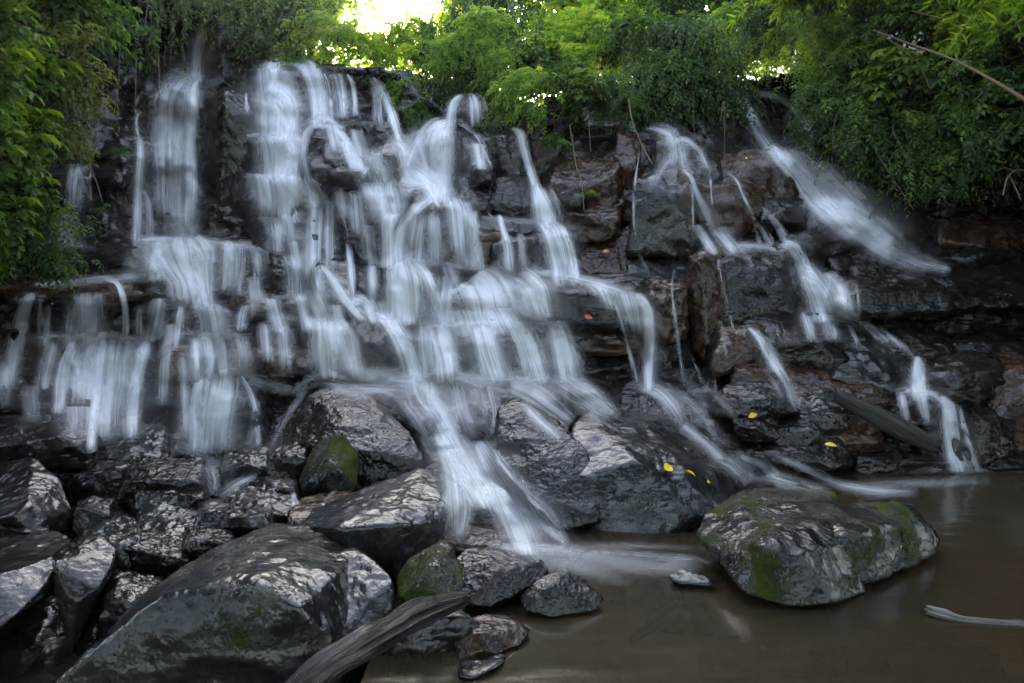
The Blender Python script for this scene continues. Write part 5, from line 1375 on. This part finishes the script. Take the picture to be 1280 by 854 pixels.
canes('fallen_cane', [([(1092,38,12.6),(1140,56,12.2),(1190,74,11.6),(1240,100,11.0),(1300,136,10.4)], (.012, .032))], M_CANE, 'long yellowish fallen bamboo cane slanting across the shaded bank', 'bamboo cane')
canes('dry_twig', [([(1096,40,12.4),(1130,64,12.3),(1152,86,12.2),(1163,112,12.2)], (.014, .008))], M_CANE, 'thin dry twig hanging down from the fallen cane', 'twig')
canes('leaning_cane', [([(1140,14,12.8),(1200,30,12.4),(1250,46,12.0),(1300,62,11.6)], (.012, .02))], M_CANE, 'thinner cane leaning parallel above the fallen cane', 'bamboo cane')
canes('dangling_vine', [([(1083,158,13.2),(1092,184,13.0),(1108,210,12.8),(1126,238,12.6),(1142,262,12.4)], (.010, .008))], M_CANE, 'bare green-brown vine dangling over the mist of the far fall', 'vine')
canes('dangling_root', [([(112,204,12.2),(116,216,12.2),(122,232,12.2),(128,252,12.2)], (.014, .008))], M_ROOT, 'pale crooked root hanging beside the small glossy rock', 'root')
canes('bare_roots', [([(1285,214,11.4),(1268,214,11.3),(1258,226,11.2),(1254,244,11.1)], (.022, .010)), ([(1262,220,11.25),(1270,236,11.2),(1276,250,11.1)], (.014, .008)), ([(1270,214,11.3),(1256,210,11.3),(1244,214,11.3)], (.010, .005))], M_ROOT, 'forked bare root sticking out above the dim boulder', 'root')
rg2 = np.random.default_rng(8)
for i in range(9):
    x = [140,150,162,178,192,204,216,198,170][i]; y = [70,90,60,80,72,66,84,110,112][i]; dd = float(depth(x, y)) - .25
    canes('hanging_root', [([(x, y - 40, dd), (x + 4 * rg2.normal(), y, dd - .05), (x + 8 * rg2.normal(), y + 40 + 25 * rg2.random(), dd)], (.012, .005))], M_ROOT, 'thin brown root trailing down the bare cliff', 'root', 'roots trailing down the bare cliff')
canes('lichen_vine', [([(712,156,13.9),(716,180,13.8),(720,206,13.5),(728,236,12.8),(730,262,12.6)], (.012, .008))], M_CANE, 'golden creeper stem hanging down to the dry rock pile', 'vine')
canes('golden_stem', [([(786,124,13.6),(790,150,13.3),(800,176,13.0),(816,206,12.5)], (.014, .010))], M_CANE, 'golden stem slanting across the head of the massive pillar', 'vine')
for i, (x0, y0, x1, y1, d0) in enumerate([(316,0,318,70,16.4),(313,10,311,64,16.5),(840,120,856,190,14.8),(900,150,905,215,13.6),(730,150,738,190,14.0),(860,100,868,170,14.6)]):
    canes('bare_vine', [([(x0, y0, d0), ((x0 + x1) / 2 + 3, (y0 + y1) / 2, d0), (x1, y1, d0)], (.009, .007))], M_ROOT, 'bare thin stem hanging straight from the overgrown rim', 'vine', 'bare stems hanging from the rim')

def fallen_material(name, c):
    m, nt, out = nodes_of(name); N = NT(nt)
    tc = N.n('ShaderNodeTexCoord').outputs['Object']
    n_ = N.n('ShaderNodeTexNoise', {'Vector': tc, 'Scale': 40.0}).outputs['Fac']
    b = N.n('ShaderNodeBsdfPrincipled', {'Base Color': N.mix(n_, c, (c[0] * .6, c[1] * .5, c[2] * .5)), 'Roughness': .4}); nt.links.new(b.outputs[0], out.inputs[0]); return m
M_FY, M_FO = fallen_material('yellow_leaf', (.75, .55, .02)), fallen_material('orange_leaf', (.6, .16, .05))
def fallen(px, py, L, ang, mat, label, wid=.55):
    d = float(depth(px, py)); e = .04
    dx = float(depth(px + 6, py)) - float(depth(px - 6, py)); dyv = float(depth(px, py + 6)) - float(depth(px, py - 6))
    p0 = P(px, py, d); tx = P(px + 6, py, float(np.clip(depth(px + 6, py), d - .15, d + .15))) - P(px - 6, py, float(np.clip(depth(px - 6, py), d - .15, d + .15)))
    ty = P(px, py - 6, float(np.clip(depth(px, py - 6), d - .3, d + .3))) - P(px, py + 6, float(np.clip(depth(px, py + 6), d - .3, d + .3)))
    tx = tx / np.linalg.norm(tx); nn = np.cross(tx, ty); nn /= np.linalg.norm(nn)
    if nn[1] > 0: nn = -nn
    ty = np.cross(nn, tx)
    a = math.cos(ang) * tx + math.sin(ang) * ty; b = np.cross(nn, a)
    prof = [(0, 0), (.15, .55), (.35, .95), (.55, 1), (.78, .7), (.92, .3), (1, 0)]
    vs_ = []; top = [(u, w) for u, w in prof]
    mid = [a * L * (u - .5) + nn * .01 * math.sin(u * 6) for u, w in prof]
    lft = [a * L * (u - .5) + b * L * wid * .5 * w + nn * (.018 * w) for u, w in prof]; rgt = [a * L * (u - .5) - b * L * wid * .5 * w + nn * (.012 * w) for u, w in prof]
    V_ = np.array(mid + lft + rgt); k = len(prof); f = []
    for i in range(k - 1): f += [(i, i + 1, k + i + 1, k + i), (i + 1, i, 2 * k + i, 2 * k + i + 1)]
    # a little thickness
    W = np.concatenate([V_, V_ - nn * .003]); f2 = f + [tuple(x + 3 * k for x in reversed(y)) for y in f]
    o = mesh_np('fallen_leaf', W, np.array(f2), mat, loc=p0 + nn * .03 + np.array([0, -e, 0]))
    tag(o, label, 'leaf'); return o
fallen(832, 586, .13, .4, M_FY, 'round yellow leaf on the great green-grey boulder', .8)
fallen(860, 593, .11, 2.4, M_FY, 'narrow yellow leaf beside the round one on the great boulder', .45)
fallen(882, 604, .05, .2, M_FY, 'tiny yellow-green leaf low on the great boulder', .8)
fallen(904, 547, .10, -.4, M_FY, 'yellow leaf on the wet slope beside the side branch', .6)
fallen(941, 520, .13, .3, M_FY, 'yellow leaf by the tilted grey flake of rock', .5)
fallen(1036, 558, .14, -.3, M_FY, 'yellow leaf on the wet shelf under the log', .45)
fallen(757, 316, .13, .2, M_FO, 'orange leaf stuck on the large smooth brown rock', .6)
fallen(735, 396, .13, 2.8, M_FO, 'orange leaf under the overhanging ledge', .5)
fallen(710, 626, .05, .5, M_FY, 'tiny yellow leaf caught between the two great boulders', .6)
fallen(932, 200, .12, 1.2, M_FY, 'yellow leaf hanging at the angular brown block', .4)
HAZE = .0003

# ------------------------------------------------------------------ damp air
m, nt, out = nodes_of('damp_air'); N = NT(nt)
pv = N.n('ShaderNodeVolumePrincipled', {'Color': (.95, .97, 1, 1), 'Density': HAZE, 'Anisotropy': .6})
nt.links.new(pv.outputs[0], out.inputs['Volume'])
bx = (-40, 40, -16, 60, -2.0, 30)
vv = np.array([(x, y, z) for x in bx[:2] for y in bx[2:4] for z in bx[4:]], float)
hz_ = mesh_np('haze', vv, np.array([[0,1,3,2],[4,6,7,5],[0,4,5,1],[2,3,7,6],[0,2,6,4],[1,5,7,3]]), m, smooth=False)
tag(hz_, 'thin damp air over the falls and forest', 'haze', kind='stuff')
